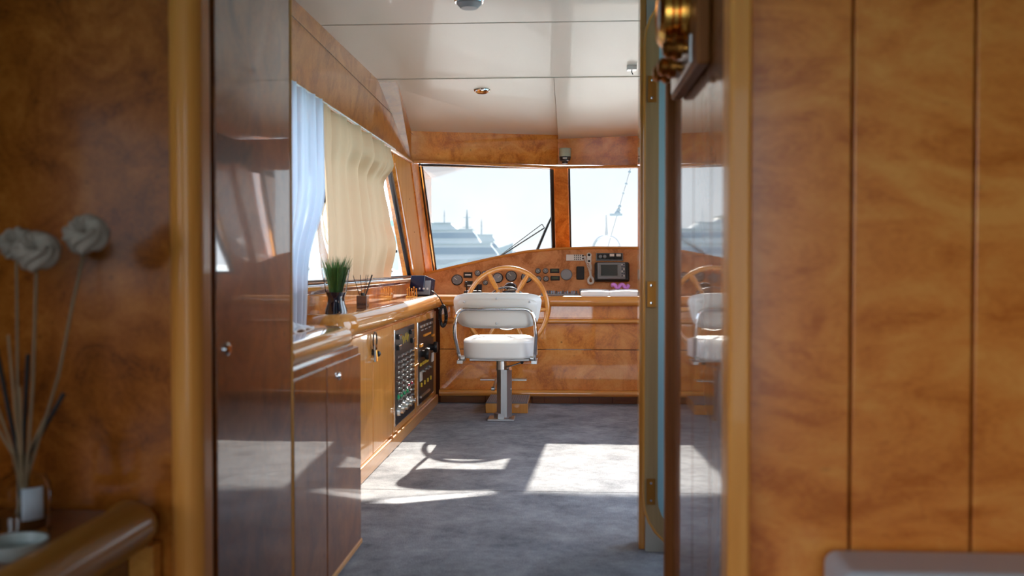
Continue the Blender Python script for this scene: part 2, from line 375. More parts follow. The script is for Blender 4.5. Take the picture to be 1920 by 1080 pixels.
# windows -------------------------------------------------------------
def window(name, quad, m, fw, fm, inner=None, normal=None, ext=None):
    c = sum(quad, V(0, 0, 0)) / 4; w_ = structure(name, c)
    n = (quad[1]-quad[0]).cross(quad[3]-quad[0]).normalized()
    b = B(); vs = [bm_v for bm_v in (b.verts.new(p) for p in quad)]; b.faces.new(vs)
    obj('pane', b, m, w_, solid=.006)
    b = B()
    for i in range(4):
        p, q = quad[i], quad[(i+1) % 4]; r_, s_ = quad[(i+3) % 4], quad[(i+2) % 4]
        f = fw[i]
        if f <= 0: continue
        a = [p, q, q + (s_-q).normalized()*f, p + (r_-p).normalized()*f]
        hexa(b, [v + n*.014 for v in a], [v - n*.014 for v in a])
    obj('frame', b, fm, w_, bevel=.003)
    if inner:
        b = B()
        for i in range(4):
            if inner[i] <= 0: continue
            p, q = quad[i], quad[(i+1) % 4]; r_, s_ = quad[(i+3) % 4], quad[(i+2) % 4]; f0 = fw[i]*.35; f1 = f0 + inner[i]
            a = [p + (r_-p).normalized()*f0, q + (s_-q).normalized()*f0, q + (s_-q).normalized()*f1, p + (r_-p).normalized()*f1]
            hexa(b, [v + n*.018 for v in a], [v - n*.018 for v in a])
        obj('chrome_strip', b, 'chrome', w_, bevel=.001)
    return w_
TL, TR, BR, BL = V(-1.155, 7.50, 1.762), V(-.118, 7.91, 1.775), V(-.105, 8.30, 1.06), V(-1.14, 8.2, .925)
window('window_1', [TL, TR, BR, BL], 'wind', (.012, .05, .03, .036), 'black', (.004, .008, 0, .010))
TL, TR, BR, BL = V(-.04, 7.91, 1.775), V(1.02, 7.86, 1.775), V(1.02, 8.27, .96), V(-.025, 8.30, 1.06)
window('window_2', [TL, TR, BR, BL], 'wind', (.012, .036, .03, .034), 'black', (.004, .008, 0, .008))
window('window_3', [V(WX - .03, 3.0, 1.76), V(WX - .03, 6.52, 1.75), V(WX - .03, 7.50, .905), V(WX - .03, 3.0, .905)], 'sidepane', (.03, .075, .028, .03), 'black', (.006, .012, .006, 0))
window('window_4', [V(1.09, 5.2, 1.74), V(1.09, 6.6, 1.74), V(1.09, 7.46, .93), V(1.09, 5.2, .93)], 'sidepane', (.03, .05, .03, .03), 'black')
# pillars
b = B(); hexa(b, [V(-.135, 7.86, 1.78), V(-.024, 7.86, 1.78), V(-.03, 7.95, 1.78), V(-.13, 7.95, 1.78)], [V(-.12, 8.18, 1.06), V(-.005, 8.18, 1.06), V(-.01, 8.30, 1.06), V(-.115, 8.30, 1.06)]); struct('trim_7', b, 'burl_satin', bevel=.008)
b = B(); hexa(b, [V(WX - .03, 6.55, 1.765), V(WX + .005, 6.60, 1.765), V(WX + .012, 7.20, 1.765), V(WX - .03, 7.25, 1.765)],
              [V(WX - .03, 7.50, .90), V(WX + .005, 7.53, .90), V(WX + .015, 7.95, .90), V(WX - .03, 8.0, .90)]); struct('trim_8', b, 'honey_satin', bevel=.01)
b = B(); hexa(b, [V(WX - .03, 7.20, 1.765), V(WX + .020, 7.20, 1.765), V(WX + .032, 7.49, 1.765), V(WX - .03, 7.50, 1.765)],
              [V(WX - .03, 7.95, .90), V(WX + .024, 7.95, .90), V(WX + .045, 8.19, .90), V(WX - .03, 8.2, .90)]); struct('trim_9', b, 'burl_satin', bevel=.004)
b = B(); hexa(b, [V(1.02, 7.3, 1.765), V(1.06, 7.3, 1.765), V(1.06, 7.55, 1.765), V(1.01, 7.52, 1.765)], [V(1.02, 7.9, .9), V(1.06, 7.9, .9), V(1.06, 8.25, .9), V(1.01, 8.22, .9)]); struct('trim_10', b, 'honey')

b = B()
for q in (.33, .60): lathe(b, [(0, 0), (.007, 0), (.005, .003), (0, .004)], (WX + .010 + .004*q, 6.95 + .75*q, 1.765 - .865*q), 'X', 10)
struct('trim_15', b, 'brass_dark')
# near bulkhead (left), its post, and the saloon around the camera
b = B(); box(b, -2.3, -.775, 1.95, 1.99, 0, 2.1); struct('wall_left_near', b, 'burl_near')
b = B(); box(b, -.806, -.738, 1.935, 2.035, 0, 2.1); struct('trim_11', b, 'honey_pale', bevel=.0335, seg=8)
b = B()
xs = [.304, .476, .678, .88, 1.08, 1.28, 2.3]
for x0, x1 in zip(xs, xs[1:]): box(b, x0 + .0025, x1 - .0025, 1.72, 1.75, 0, 2.1)
struct('wall_right_near', b, 'burl_right', bevel=.003)
sbx('wall_right_backing', .33, 2.3, 1.75, 1.77, 0, 2.1, 'seam')
b = B(); box(b, .266, .3045, 1.695, 1.775, 0, 2.1); struct('trim_12', b, 'honey_pale', bevel=.008, seg=4)
# passage lining on the right: glossy grooved boards
b = B(); ys = [1.775, 1.926, 2.20, 2.454, 2.615]
for y0, y1 in zip(ys, ys[1:]): box(b, .268, .288, y0 + .002, y1 - .002, 0, 2.1)
struct('wall_right_passage', b, 'burl_dark', bevel=.002)
b = B(); box(b, .276, .30, 1.775, 2.60, 0, 2.1); struct('wall_right_passage_backing', b, 'seam')
b = B(); box(b, .248, .30, 2.615, 2.66, 0, 2.1); struct('trim_13', b, 'stile', bevel=.006)
# round cornered side doorway beyond it
def rrect(y0, y1, z0, z1, r, n=7):
    out = []
    for cy, cz, a0 in ((y1-r, z1-r, 0), (y0+r, z1-r, 90), (y0+r, z0+r, 180), (y1-r, z0+r, 270)):
        for k in range(n+1): a = math.radians(a0 + 90*k/n); out.append((cy + r*math.cos(a), cz + r*math.sin(a)))
    return out
dr = structure('door_1', (.6, 3.46, 0))
i_, o_ = rrect(.300, .90, .058, 1.90, .14), rrect(.250, .95, .006, 1.95, .19)
b = B(); n = len(i_)
A = [b.verts.new((x, 3.435, z)) for x, z in i_]; Bv = [b.verts.new((x, 3.47, z)) for x, z in i_]
Cv = [b.verts.new((x, 3.435, z)) for x, z in o_]; D = [b.verts.new((x, 3.47, z)) for x, z in o_]
for k in range(n):
    j = (k+1) % n
    b.faces.new([A[k], A[j], Bv[j], Bv[k]]); b.faces.new([Cv[k], D[k], D[j], Cv[j]]); b.faces.new([A[k], Cv[k], Cv[j], A[j]]); b.faces.new([Bv[k], Bv[j], D[j], D[k]])
obj('door_frame', b, 'jamb', dr, sharp=50)
b = B(); tube(b, [(x, 3.436, z) for x, z in rrect(.2515, .9485, .0075, 1.9485, .1885)], .0045, 6, closed=True); obj('door_edge_highlight', b, 'honey', dr)  # thin highlight drawn as a pale wood tube round the frame edge
b = B(); hexa(b, [V(x, 3.445, z) for x, z in i_], [V(x, 3.465, z) for x, z in i_]); q = obj('door_panel', b, 'blue', dr); q['label'] = 'pale blue painted panel'
for z in (1.60, .90, .22):
    b = B(); box(b, .262, .292, 3.431, 3.4345, z-.045, z+.045); q = obj('hinge_plate', b, 'brass_dark', dr, bevel=.001)
    for dz in (-.03, .03): b = B(); lathe(b, [(0, 0), (.005, 0), (.004, .002), (0, .0025)], (.277, 3.431, z+dz), '-Y', 10); obj('screw', b, 'chrome', q)
b = B(); box(b, .262, 1.1, 3.475, 3.60, 0, 2.1); struct('wall_right_bulkhead', b, 'ceiling')
b = B(); box(b, .240, .262, 3.500, 3.600, 0, 2.1); struct('trim_14', b, 'honey', bevel=.004)
b = B(); box(b, 1.1, 1.13, 1.77, 3.6, 0, .9); box(b, 1.1, 1.13, 1.77, 3.6, 1.7, 2.1); box(b, 1.1, 1.13, 1.77, 2.0, .9, 1.7); box(b, 1.1, 1.13, 3.3, 3.6, .9, 1.7); struct('wall_side_cabin', b, 'blue')  # unseen window opening added to brighten the blue door panel
# saloon behind the camera, with long windows
b = B(); box(b, -2.38, -2.3, -3, 2.0, 0, .85); box(b, -2.38, -2.3, -3, 2.0, 1.75, 2.1); box(b, -2.38, -2.3, 1.0, 2.0, .85, 1.75); box(b, -2.38, -2.3, -3, -2.7, .85, 1.75)
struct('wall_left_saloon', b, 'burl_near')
b = B(); box(b, 2.3, 2.38, -3, 1.8, 0, 2.1)
struct('wall_right_saloon', b, 'burl_near')
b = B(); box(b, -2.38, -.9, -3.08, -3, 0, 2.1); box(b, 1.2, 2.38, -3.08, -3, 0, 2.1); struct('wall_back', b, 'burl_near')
sbx('wall_left_light_block', -2.3, -1.36, 1.20, 1.24, 0, 2.1, 'burl_near')  # unseen panel added to keep port window light off the left bulkhead

# ============================================================ LEFT SIDE JOINERY
t = thing('tall_locker', 'tall glossy dark burl locker behind the left post, with a small round lock', 'locker', (-.96, 2.32, 0))
b = B(); box(b, -1.17, -.745, 2.04, 2.60, .0, 2.09); obj('body', b, 'darkwood', t)
b = B(); box(b, -.745, -.739, 2.04, 2.595, .02, 2.09); d = obj('door', b, 'burl_dark', t, bevel=.002)
b = B(); lathe(b, [(0, 0), (.014, 0), (.014, .004), (.009, .008), (0, .008)], (-.739, 2.098, .819), 'X', 20); obj('lock', b, 'chrome', d)
b = B(); tube(b, [(-.741, 2.600, .0), (-.741, 2.600, 2.09)], .006, 8); obj('edge_strip', b, 'honey', t)

t = thing('low_cabinet', 'low glossy two-door cabinet beside the tall locker, nearest the camera', 'cabinet', (-.96, 3.03, 0))
b = B(); box(b, -1.17, -.745, 2.61, 3.46, .03, .715); obj('body', b, 'burl_dark', t, bevel=.002)
for y0, y1, lk in ((2.612, 2.966, 0), (2.976, 3.458, 1)):
    b = B(); box(b, -.752, -.737, y0, y1, .035, .69); d = obj('door', b, 'burl_dark', t, bevel=.003)
    if lk:
        b = B(); lathe(b, [(0, 0), (.013, 0), (.013, .004), (.008, .009), (0, .009)], (-.737, 3.12, .648), 'X', 20); obj('lock', b, 'chrome', d)
b = B(); box(b, -1.0, -.748, 2.63, 3.45, 0, .03); obj('plinth', b, 'darkwood', t)
b = B(); box(b, -.74, -.733, 2.61, 3.46, .02, .036); obj('bottom_trim', b, 'honey_y', t, bevel=.002)
t = tag(bx('cabinet_worktop', -1.17, -.885, 2.61, 3.27, .735, .768, 'burl_dark', bevel=.002), 'recessed glossy counter surface on the low cabinet beside the tall locker', 'worktop')
b = B(); path = [(-.86, 2.612), (-.86, 3.30)] + arc(-.96, 3.30, .10, 0, 90, 8)[1:] + [(-1.17, 3.40)]
sweep(b, path, rounded(-.02, .125, .722, .787, .032)); tag(obj('worktop_edge_rail', b, 'honey_y'), 'thick rounded honey wood rail edging the low cabinet top', 'rail')
b = B(); box(b, -1.16, -.76, 2.62, 3.44, .715, .722); tag(obj('reflection_strip', b, 'chrome'), 'thin chrome strip standing in for the bright reflection under the low cabinet rail', 'reflection strip')  # chrome sheet laid in for the blue reflection below the rail
# white crumpled cloth on the low cabinet
b = B(); n = 14
g = [[b.verts.new((-1.02 + .012*i + .006*math.sin(j*1.3), 3.05 + .022*j, .788 + .055*math.exp(-((i-5)**2+(j-6)**2)/22) * (1 + .4*math.sin(i*1.7+j*.9)) + .006*math.sin(i*2.1+j*1.4))) for j in range(n)] for i in range(n)]
for i in range(n-1):
    for j in range(n-1): b.faces.new([g[i][j], g[i+1][j], g[i+1][j+1], g[i][j+1]])
tag(obj('cloth', b, 'linen', solid=.008, subsurf=1), 'crumpled white cloth lying on the low cabinet by the sheer curtain', 'cloth')

# long side console with the switch panels
t = thing('side_console', 'long honey wood side console with two black switch panels and cupboard doors', 'console', (-1.07, 5.6, 0))
b = B(); box(b, -1.17, -.975, 4.20, 7.08, .03, .682); obj('body', b, 'burl_deep', t)
b = B(); box(b, -1.17, -.976, 4.185, 4.20, .0, .69); obj('end_panel', b, 'burl_deep', t)
DZ0, DZ1 = .075, .672
for y0, y1 in ((4.20, 4.81), (4.82, 5.345)):
    b = B(); box(b, -.976, -.966, y0, y1, DZ0, DZ1); d = obj('door', b, 'oak', t, bevel=.003)
b = B(); box(b, -.976, -.966, 7.0, 7.10, DZ0, DZ1); obj('filler_panel', b, 'oak', t, bevel=.002)
b = B(); box(b, -.976, -.950, 4.19, 7.10, .0, .072); obj('plinth', b, 'honey_y', t, bevel=.006)
for y0, y1, py0, py1, pz0, pz1 in ((5.355, 6.15, 5.42, 6.09, .112, .640), (6.16, 6.99, 6.25, 6.95, .110, .633)):
    b = B()
    box(b, -.976, -.966, y0, py0, DZ0, DZ1); box(b, -.976, -.966, py1, y1, DZ0, DZ1); box(b, -.976, -.966, py0, py1, pz1, DZ1); box(b, -.976, -.966, py0, py1, DZ0, pz0)
    obj('panel_surround', b, 'oak', t)
    b = B(); box(b, -.974, -.962, py0 + .002, py1 - .002, pz0 + .002, pz1 - .002); obj('switch_plate', b, 'panel', t, bevel=.002)
    b = B()
    for a in ((py0, py1, pz1-.003, pz1+.003), (py0, py1, pz0-.003, pz0+.003), (py0-.003, py0+.003, pz0, pz1), (py1-.003, py1+.003, pz0, pz1)): box(b, -.967, -.9635, *a)
    obj('plate_edge', b, 'chrome', t)
# toggles of the nearer plate
XP = -.962
for blk in (.455, .305):
    for r in range(5):
        for c in range(4):
            y = 5.53 + c*.145; z = blk + .030 - r*.030
            b = B(); box(b, XP, XP+.002, y-.030, y+.030, z-.006, z+.006); tube(b, [(XP, y, z), (XP+.018, y, z+.006)], [.004, .007], 8); obj('toggle_switch', b, 'steel' if c % 2 else 'alum', t)
for c in range(4):
    b = B(); lathe(b, [(0, 0), (.016, 0), (.014, .008), (0, .012)], (XP, 5.50+c*.10, .262 - .012*0), 'X', 14); o = obj('indicator_lamp', b, 'green', t); o['label'] = 'green lens'
for c in range(2):
    b = B(); lathe(b, [(0, 0), (.012, 0), (.010, .008), (0, .011)], (XP, 5.86+c*.11, .285), 'X', 14); o = obj('indicator_lamp', b, 'red', t); o['label'] = 'red lens'
for c in range(4):
    b = B(); lathe(b, [(0, 0), (.030, 0), (.027, .014), (.014, .016), (.014, .032), (0, .034)], (XP, 5.50+c*.145, .185), 'X', 20); obj('rotary_switch', b, 'steel', t)
for y, z in ((5.50, .60), (5.50, .54), (5.93, .60), (5.98, .545)):
    b = B(); box(b, XP, XP+.016, y-.035, y+.035, z-.014, z+.014); obj('breaker', b, 'black', t, bevel=.003)
    b = B(); box(b, XP+.012, XP+.0175, y-.035, y+.035, z+.008, z+.013); obj('breaker_edge', b, 'chrome', t)
b = B()
tube(b, [(XP+.001, 5.64 + .018*i, .575 + .03*math.sin(i*2.3)) for i in range(14)], .0012, 4)
obj('engraved_lines', b, 'yellow', t)
# farther plate
for y in (6.36, 6.50, 6.64, 6.80):
    b = B(); box(b, XP, XP+.010, y-.045, y+.045, .597, .612); obj('breaker', b, 'steel', t, bevel=.002)
for y in (6.40, 6.56, 6.74):
    b = B(); box(b, XP, XP+.008, y-.04, y+.04, .575, .583); obj('breaker', b, 'steel', t, bevel=.002)
for y in (6.50, 6.60, 6.70): b = B(); box(b, XP, XP+.012, y-.045, y+.045, .532, .546); obj('rocker_switch', b, 'orange', t, bevel=.002)
b = B(); box(b, XP, XP+.012, 6.84, 6.92, .505, .520); obj('rocker_switch', b, 'orange', t, bevel=.002)
b = B(); box(b, XP, XP+.012, 6.28, 6.38, .475, .495); obj('rocker_switch', b, 'orange', t, bevel=.002)
for y, z in ((6.40, .425), (6.80, .435)):
    b = B(); lathe(b, [(0, 0), (.022, 0), (.022, .02), (.036, .022), (.040, .034), (.036, .048), (0, .052)], (XP, y, z), 'X', 24); o = obj('rotary_knob', b, 'black', t); o['label'] = 'large black round knob'
for y in (6.33, 6.44, 6.53, 6.62): b = B(); box(b, XP, XP+.008, y-.03, y+.03, .352, .372); obj('rocker_switch', b, 'yellow', t, bevel=.002)
for y in (6.40, 6.55, 6.68): b = B(); lathe(b, [(0, 0), (.012, 0), (.012, .01), (.007, .012), (.007, .026), (0, .027)], (XP, y, .312), 'X', 14); obj('rotary_switch', b, 'steel', t)
for y, z in ((6.34, .285), (6.88, .36)): b = B(); box(b, XP, XP+.006, y-.045, y+.045, z-.03, z+.03); obj('label_plate', b, 'whitep', t, bevel=.001)
for y in (6.36, 6.50, 6.64, 6.78): b = B(); box(b, XP, XP+.008, y-.012, y+.012, .215, .240); obj('rocker_switch', b, 'yellow', t, bevel=.001)
b = B(); box(b, XP, XP+.012, 6.30, 6.70, .148, .162); obj('label_plate', b, 'steel', t, bevel=.001)
b = B(); box(b, -.966, -.950, 6.05, 6.20, .372, .384); obj('latch', b, 'brass', t, bevel=.003)
b = B(); tube(b, [(-.966, 4.80, .575), (-.952, 4.80, .575)], .016, 14); obj('lock', b, 'black', t)
bx('worktop', -1.175, -1.022, 4.27, 7.05, .705, .775, 'honey_y', bevel=.001).name = 'side_worktop'
tag(bpy.data.objects['side_worktop'], 'honey wood counter top on the side console under the side window', 'worktop')
b = B(); path = [(-1.02, 7.12), (-1.02, 4.32)] + [(x, y) for x, y in arc(-1.08, 4.32, .06, 0, -90, 8)[1:]] + [(-1.175, 4.26)]
sweep(b, [(x, y) for x, y in path[::-1]], rounded(.0, .092, .686, .787, .048, 8)); tag(obj('counter_edge_rail', b, 'honey_y'), 'long thick rounded honey wood rail along the side console edge', 'rail')

# keys in the cupboard lock
t = thing('key_ring', 'small bunch of keys on a dark loop hanging in the cupboard lock', 'keys', (-.952, 4.80, .50))
b = B(); tube(b, [(-.952, 4.80 + .045*math.cos(a), .628 + .045*math.sin(a)) for a in [2*PI*k/20 for k in range(20)]], .0035, 6, closed=True); obj('ring', b, 'black', t)
for s in (-1, 1):
    b = B(); tube(b, [(-.950, 4.80+s*.01, .585), (-.948, 4.80+s*.022, .53)], .006, 6); lathe(b, [(0, 0), (.015, 0), (.015, .003), (0, .003)], (-.950, 4.80+s*.03, .60), 'X', 12); obj('key', b, 'brass' if s > 0 else 'steel', t)
b = B(); lathe(b, [(0, -.016), (.012, -.012), (.017, 0), (.012, .012), (0, .016)], (-.945, 4.83, .565), 'Z', 14); obj('fob', b, 'black', t)

# vase with grass, reed diffuser, VHF radio on the side console
def grassvase(cx, cy, cz):
    t = thing('potted_grass', 'green grass plant in a dark waisted vase inside clear glass', 'plant', (cx, cy, cz))
    b = B(); lathe(b, [(0, 0), (.052, 0), (.050, .02), (.040, .05), (.038, .075), (.048, .100), (.0, .100)], (cx, cy, cz), 'Z', 28); obj('vase', b, 'soil', t)
    b = B(); lathe(b, [(.046, .101), (.053, .15), (.062, .21), (.0635, .21), (.0545, .15), (.048, .101)], (cx, cy, cz), 'Z', 28); obj('glass_funnel', b, 'thinglass', t)
    b = B()
    for i in range(230):
        a = random.random()*2*PI; r0 = random.random()*.03; r1 = r0 + .008 + random.random()**.7*.052; h = .10 + random.random()*.07; wv = .0022
        p0 = V(cx + r0*math.cos(a), cy + r0*math.sin(a), cz+.10); p2 = V(cx + r1*math.cos(a), cy + r1*math.sin(a), cz+.10+h); p1 = (p0+p2)/2 + V(0, 0, .02)
        s = V(-math.sin(a), math.cos(a), 0)*wv; s = s if random.random() < .5 else V(wv, 0, 0)
        v = [b.verts.new(p) for p in (p0-s, p0+s, p1+s, p1-s, p2)]; b.faces.new([v[0], v[1], v[2], v[3]]); b.faces.new([v[3], v[2], v[4]])
    obj('foliage', b, 'leaf', t)
grassvase(-1.065, 4.47, .777)
t = thing('reed_diffuser', 'small brown square reed diffuser with five black sticks on the side console', 'reed diffuser', (-1.06, 5.03, .777))
b = B(); box(b, -1.087, -1.033, 5.00, 5.055, .777, .845); obj('bottle', b, 'brownglass', t, bevel=.004)
b = B(); tube(b, [(-1.06, 5.028, .845), (-1.06, 5.028, .858)], .012, 14); obj('neck', b, 'black', t)
def text(name, s, size, loc, rot, m, parent=None, ext=.0004):
    c = bpy.data.curves.new(name, 'FONT'); c.body = s; c.size = size; c.align_x = 'CENTER'; c.align_y = 'CENTER'; c.extrude = ext
    o = bpy.data.objects.new(name, c); COL.objects.link(o); dg = bpy.context.evaluated_depsgraph_get(); me = bpy.data.meshes.new_from_object(o.evaluated_get(dg))
    bpy.data.objects.remove(o); o = bpy.data.objects.new(name, me); COL.objects.link(o); me.materials.clear(); me.materials.append(M[m])
    o.rotation_euler = rot; o.location = Vector(loc) - (WO[parent.name] if parent else V(0, 0, 0)); WO[o.name] = Vector(loc)
    if parent: o.parent = parent
    return o
text('lettering', 'ZARA', .018, (-1.06, 4.9993, .800), (PI/2, 0, 0), 'black', t)
for i, (dx, dy, r) in enumerate(((-.055, .02, .0012), (-.012, .0, .0012), (.012, .03, .0012), (.028, .0, .0012), (.045, .02, .0028))):
    b = B(); tube(b, [(-1.06, 5.028, .80), (-1.06+dx, 5.028+dy, .95)], r*1.3, 6); obj('reed', b, 'reedblack', t)
t = thing('marine_radio', 'black marine radio on the far end of the side console', 'radio', (-1.03, 7.0, .777))
R = Matrix.Rotation(math.radians(-20), 3, 'Z') @ Matrix.Rotation(math.radians(-12), 3, 'X')
b = B(); obox(b, V(-1.045, 6.98, .856), (.115, .16, .115), R); obj('housing', b, 'navy', t, bevel=.006)
b = B(); obox(b, V(-1.022, 6.895, .842), (.10, .012, .10), R); obj('front_panel', b, 'greyp', t, bevel=.003)
for k in range(3): b = B(); obox(b, V(-1.05+.028*k, 6.895-.009*k, .835), (.014, .012, .014), R); obj('knob', b, 'whitep', t, bevel=.003)
b = B(); box(b, -1.10, -.99, 6.95, 7.03, .777, .79); tube(b, [(-1.10, 6.98, .78), (-1.115, 6.98, .85)], .006, 8); tube(b, [(-.985, 7.0, .78), (-.98, 7.0, .85)], .006, 8); obj('bracket', b, 'black', t)
b = B(); pts = [(-.985, 6.93, .825), (-.955, 6.92, .81), (-.92, 6.95, .77), (-.905, 7.02, .72)]; tube(b, pts, .004, 6); obj('lead', b, 'black', t)
b = B(); pts = []
for k in range(40):
    s = k/39; a = 2*PI*s; pts.append(V(-.897 + .028*math.cos(a), 6.97, .640 + .072*math.sin(a)))
dense = []
for k in range(360):
    s = k/360; a = 2*PI*s; c = V(-.900 + .022*math.cos(a), 6.99, .640 + .070*math.sin(a)); n1 = V(math.cos(a), 0, math.sin(a)); ph = s*2*PI*42
    dense.append(c + n1*.010*math.cos(ph) + V(0, 1, 0)*.010*math.sin(ph))
tube(b, dense, .0042, 6, closed=True); obj('coiled_cord', b, 'black', t)
b = B()
for k in range(5): tube(b, [(-1.12+.016*k, 6.80, .778), (-1.125+.016*k, 6.80, .83+.012*(k % 2))], .004, 6); lathe(b, [(0, -.008), (.007, -.004), (.007, .004), (0, .008)], (-1.125+.016*k, 6.80, .835+.012*(k % 2)), 'Z', 10)
box(b, -1.13, -1.05, 6.78, 6.82, .777, .787)
tag(obj('lever_cluster', b, 'brass'), 'small cluster of brass levers beside the marine radio', 'levers')

# curtains on the side window
def curtain(name, label, m, yl, yr, zt, zb, x0, amp, nf, nz=24, ny=150):
    b = B(); g = []
    for i in range(nz+1):
        s = i/nz; z = zt + (zb-zt)*s; row = []
        for j in range(ny+1):
            u = j/ny; y = yl(s) + (yr(s)-yl(s))*u
            ph = 2*PI*nf*u + .22*math.sin(3*s+u*4); x = x0 + amp*(.55+.45*s)*math.sin(ph) + amp*.35*math.sin(2.3*ph + 2*s)
            row.append(b.verts.new((x, y, z)))
        g.append(row)
    for i in range(nz):
        for j in range(ny): b.faces.new([g[i][j], g[i][j+1], g[i+1][j+1], g[i+1][j]])
    return tag(obj(name, b, m, sharp=180), label, 'curtain')
def lerp(tab, s):
    for (a, va), (c, vc) in zip(tab, tab[1:]):
        if s <= c: q = (s-a)/(c-a); q = q*q*(3-2*q); return va + (vc-va)*q
    return tab[-1][1]
curtain('drape', 'cream drape hanging across the side window with a wavy edge', 'drape', lambda s: 4.47 + .12*s, lambda s: lerp([(0, 6.20), (.12, 6.30), (.32, 5.92), (.55, 6.05), (.75, 6.22), (1, 6.02)], s), 1.735, .925, -1.137, .034, 5.2)
curtain('sheer_curtain', 'bluish white sheer curtain next to the tall locker', 'sheer', lambda s: 3.53, lambda s: lerp([(0, 4.47), (.35, 4.48), (.7, 4.16), (1, 4.12)], s), 1.735, .62, -1.118, .024, 7)
b = B(); tube(b, [(-1.125, 2.7, 1.742), (-1.125, 6.35, 1.742)], .005, 8); tag(obj('curtain_rail', b, 'white'), 'thin white curtain rail above the side window', 'curtain rail')

# ============================================================ HELM CONSOLE
def curve_z(x):
    tab = [(-1.2, .905), (-1.108, .934), (-.901, .984), (-.613, 1.049), (-.347, 1.102), (-.102, 1.124), (.162, 1.132), (.6, 1.130), (.85, 1.07), (1.06, .97)]
    for (a, va), (c, vc) in zip(tab, tab[1:]):
        if x <= c: q = (x-a)/(c-a); return va + (vc-va)*q
    return tab[-1][1]
K = 1.04
def PY(z): return 7.80 + (z - .77)*.33
hc = thing('helm_console', 'wide burl wood helm console under the windscreen with curved top and instruments', 'console', (0, 7.4, 0))
b = B(); XS = [-1.125 + 2.12*k/44 for k in range(45)]; TP = [V(x*K, PY(1+(curve_z(x)-1)*K), 1+(curve_z(x)-1)*K) for x in XS]
f0 = [b.verts.new((p.x, 7.80, .77)) for p in TP]; f1 = [b.verts.new(p) for p in TP]; f2 = [b.verts.new((p.x, 8.28, p.z-.02)) for p in TP]; f3 = [b.verts.new((p.x, 8.28, .77)) for p in TP]
for k in range(44):
    b.faces.new([f0[k], f0[k+1], f1[k+1], f1[k]]); b.faces.new([f1[k], f1[k+1], f2[k+1], f2[k]]); b.faces.new([f2[k], f2[k+1], f3[k+1], f3[k]]); b.faces.new([f3[k], f3[k+1], f0[k+1], f0[k]])
b.faces.new([f0[0], f1[0], f2[0], f3[0]]); b.faces.new([f0[-1], f3[-1], f2[-1], f1[-1]])
obj('instrument_panel', b, 'burl_panel', hc)
b = B(); tube(b, [p - V(0, .004, 0) for p in TP], .011, 10); obj('panel_edge_trim', b, 'honey_x', hc)
b = B(); box(b, -1.17, 1.04, 7.20, 8.2, .0, .70); obj('carcass', b, 'darkwood', hc)
zs = [(.62, .705), (.395, .580), (.10, .390)]
for z0, z1 in zs: b = B(); box(b, -.945, 1.04, 7.165 if z1 > .6 else 7.15, 7.205, z0, z1); obj('front_panel', b, 'burl', hc, bevel=.003)
b = B(); box(b, -.945, 1.04, 7.16, 7.205, .58, .62); obj('front_panel', b, 'burl', hc)
b = B(); tube(b, [(-.945, 7.135, .597), (1.04, 7.135, .597)], .017, 12); obj('middle_rail', b, 'honey_x', hc)
b = B(); tube(b, [(-.945, 7.125, .080), (1.04, 7.125, .080)], .024, 12); obj('bottom_rail', b, 'honey_x', hc)
b = B()
for x0, x1 in ((-.945, -.62), (-.615, -.28), (-.275, -.19), (-.185, .06), (.065, .30), (.305, .52), (.525, 1.04)): box(b, x0, x1, 7.19, 7.206, .0, .07)
obj('kick_board', b, 'walnut', hc, bevel=.002)
b = B(); sweep(b, [(-1.16, 7.16), (1.04, 7.16)], rounded(-.66, .075, .706, .778, .034)); o = obj('worktop', b, 'honey_x', hc)
# gauges
def on(x, z, out=0): z = 1 + (z-1)*K; return V(x*K, PY(z) - out*.95, z + out*.313)
RT = Matrix.Rotation(PI/2 - math.atan(.33), 4, 'X')
def gauge(x, z, r, face='dial', bez='black', needle=True):
    c = on(x, z); b = B(); lathe(b, [(r*.86, 0), (r, 0), (r, .006), (r*.93, .010), (r*.86, .009)], c, rot=RT, seg=32); g = obj('gauge', b, bez, hc)
    b = B(); lathe(b, [(0, .004), (r*.88, .004), (r*.88, .0045), (0, .0055)], c, rot=RT, seg=32); obj('dial', b, face, g)
    if needle:
        a = random.uniform(.3, 2.6); b = B(); R3 = RT.to_3x3()
        d = R3 @ V(math.cos(a), math.sin(a), 0); tube(b, [c + R3 @ V(0, 0, .007), c + R3 @ V(0, 0, .007) + d*r*.7], .0018, 5); obj('needle', b, 'whitep', g)
        b = B()
        for k in range(11):
            a = math.radians(-40 + 26*k); d = R3 @ V(math.cos(a), math.sin(a), 0); n0 = c + R3 @ V(0, 0, .0062); tube(b, [n0 + d*r*.66, n0 + d*r*.78], .0009, 4)
        obj('scale_marks', b, 'whitep', g)
for x, z, r in ((-.862, .886, .045), (-.552, .902, .042), (-.45, .915, .045), (-.332, .907, .045), (-.646, .866, .020), (-.247, .955, .022), (-.190, .955, .022), (-.243, .895, .022), (-.186, .895, .022), (-.707, .938, .024), (-.655, .935, .022)):
    gauge(x, z, r, 'dialgrey' if abs(x+.552) < .01 else 'dial')
gauge(-.032, .927, .046, 'dialgrey', 'greyp', False)
def plate(name, x, z, w_, h, d, m, parent=hc, out=0.0, bevel=.003, shift=(0, 0)):
    R3 = RT.to_3x3(); b = B(); c = on(x, z) + R3 @ V(shift[0], shift[1], d/2 + out); obox(b, c, (w_*K, h*K, d), R3); return obj(name, b, m, parent, bevel=bevel)
for x, z in ((-.121, .955), (-.117, .899)):
    q = plate('digital_display', x, z, .070, .034, .010, 'black'); plate('screen', x, z, .046, .016, .002, 'lcd', q, .010, .0005)
q = plate('digital_display', -.780, .922, .066, .044, .012, 'black'); plate('screen', -.780, .922, .045, .010, .002, 'whitep', q, .012, .0005)
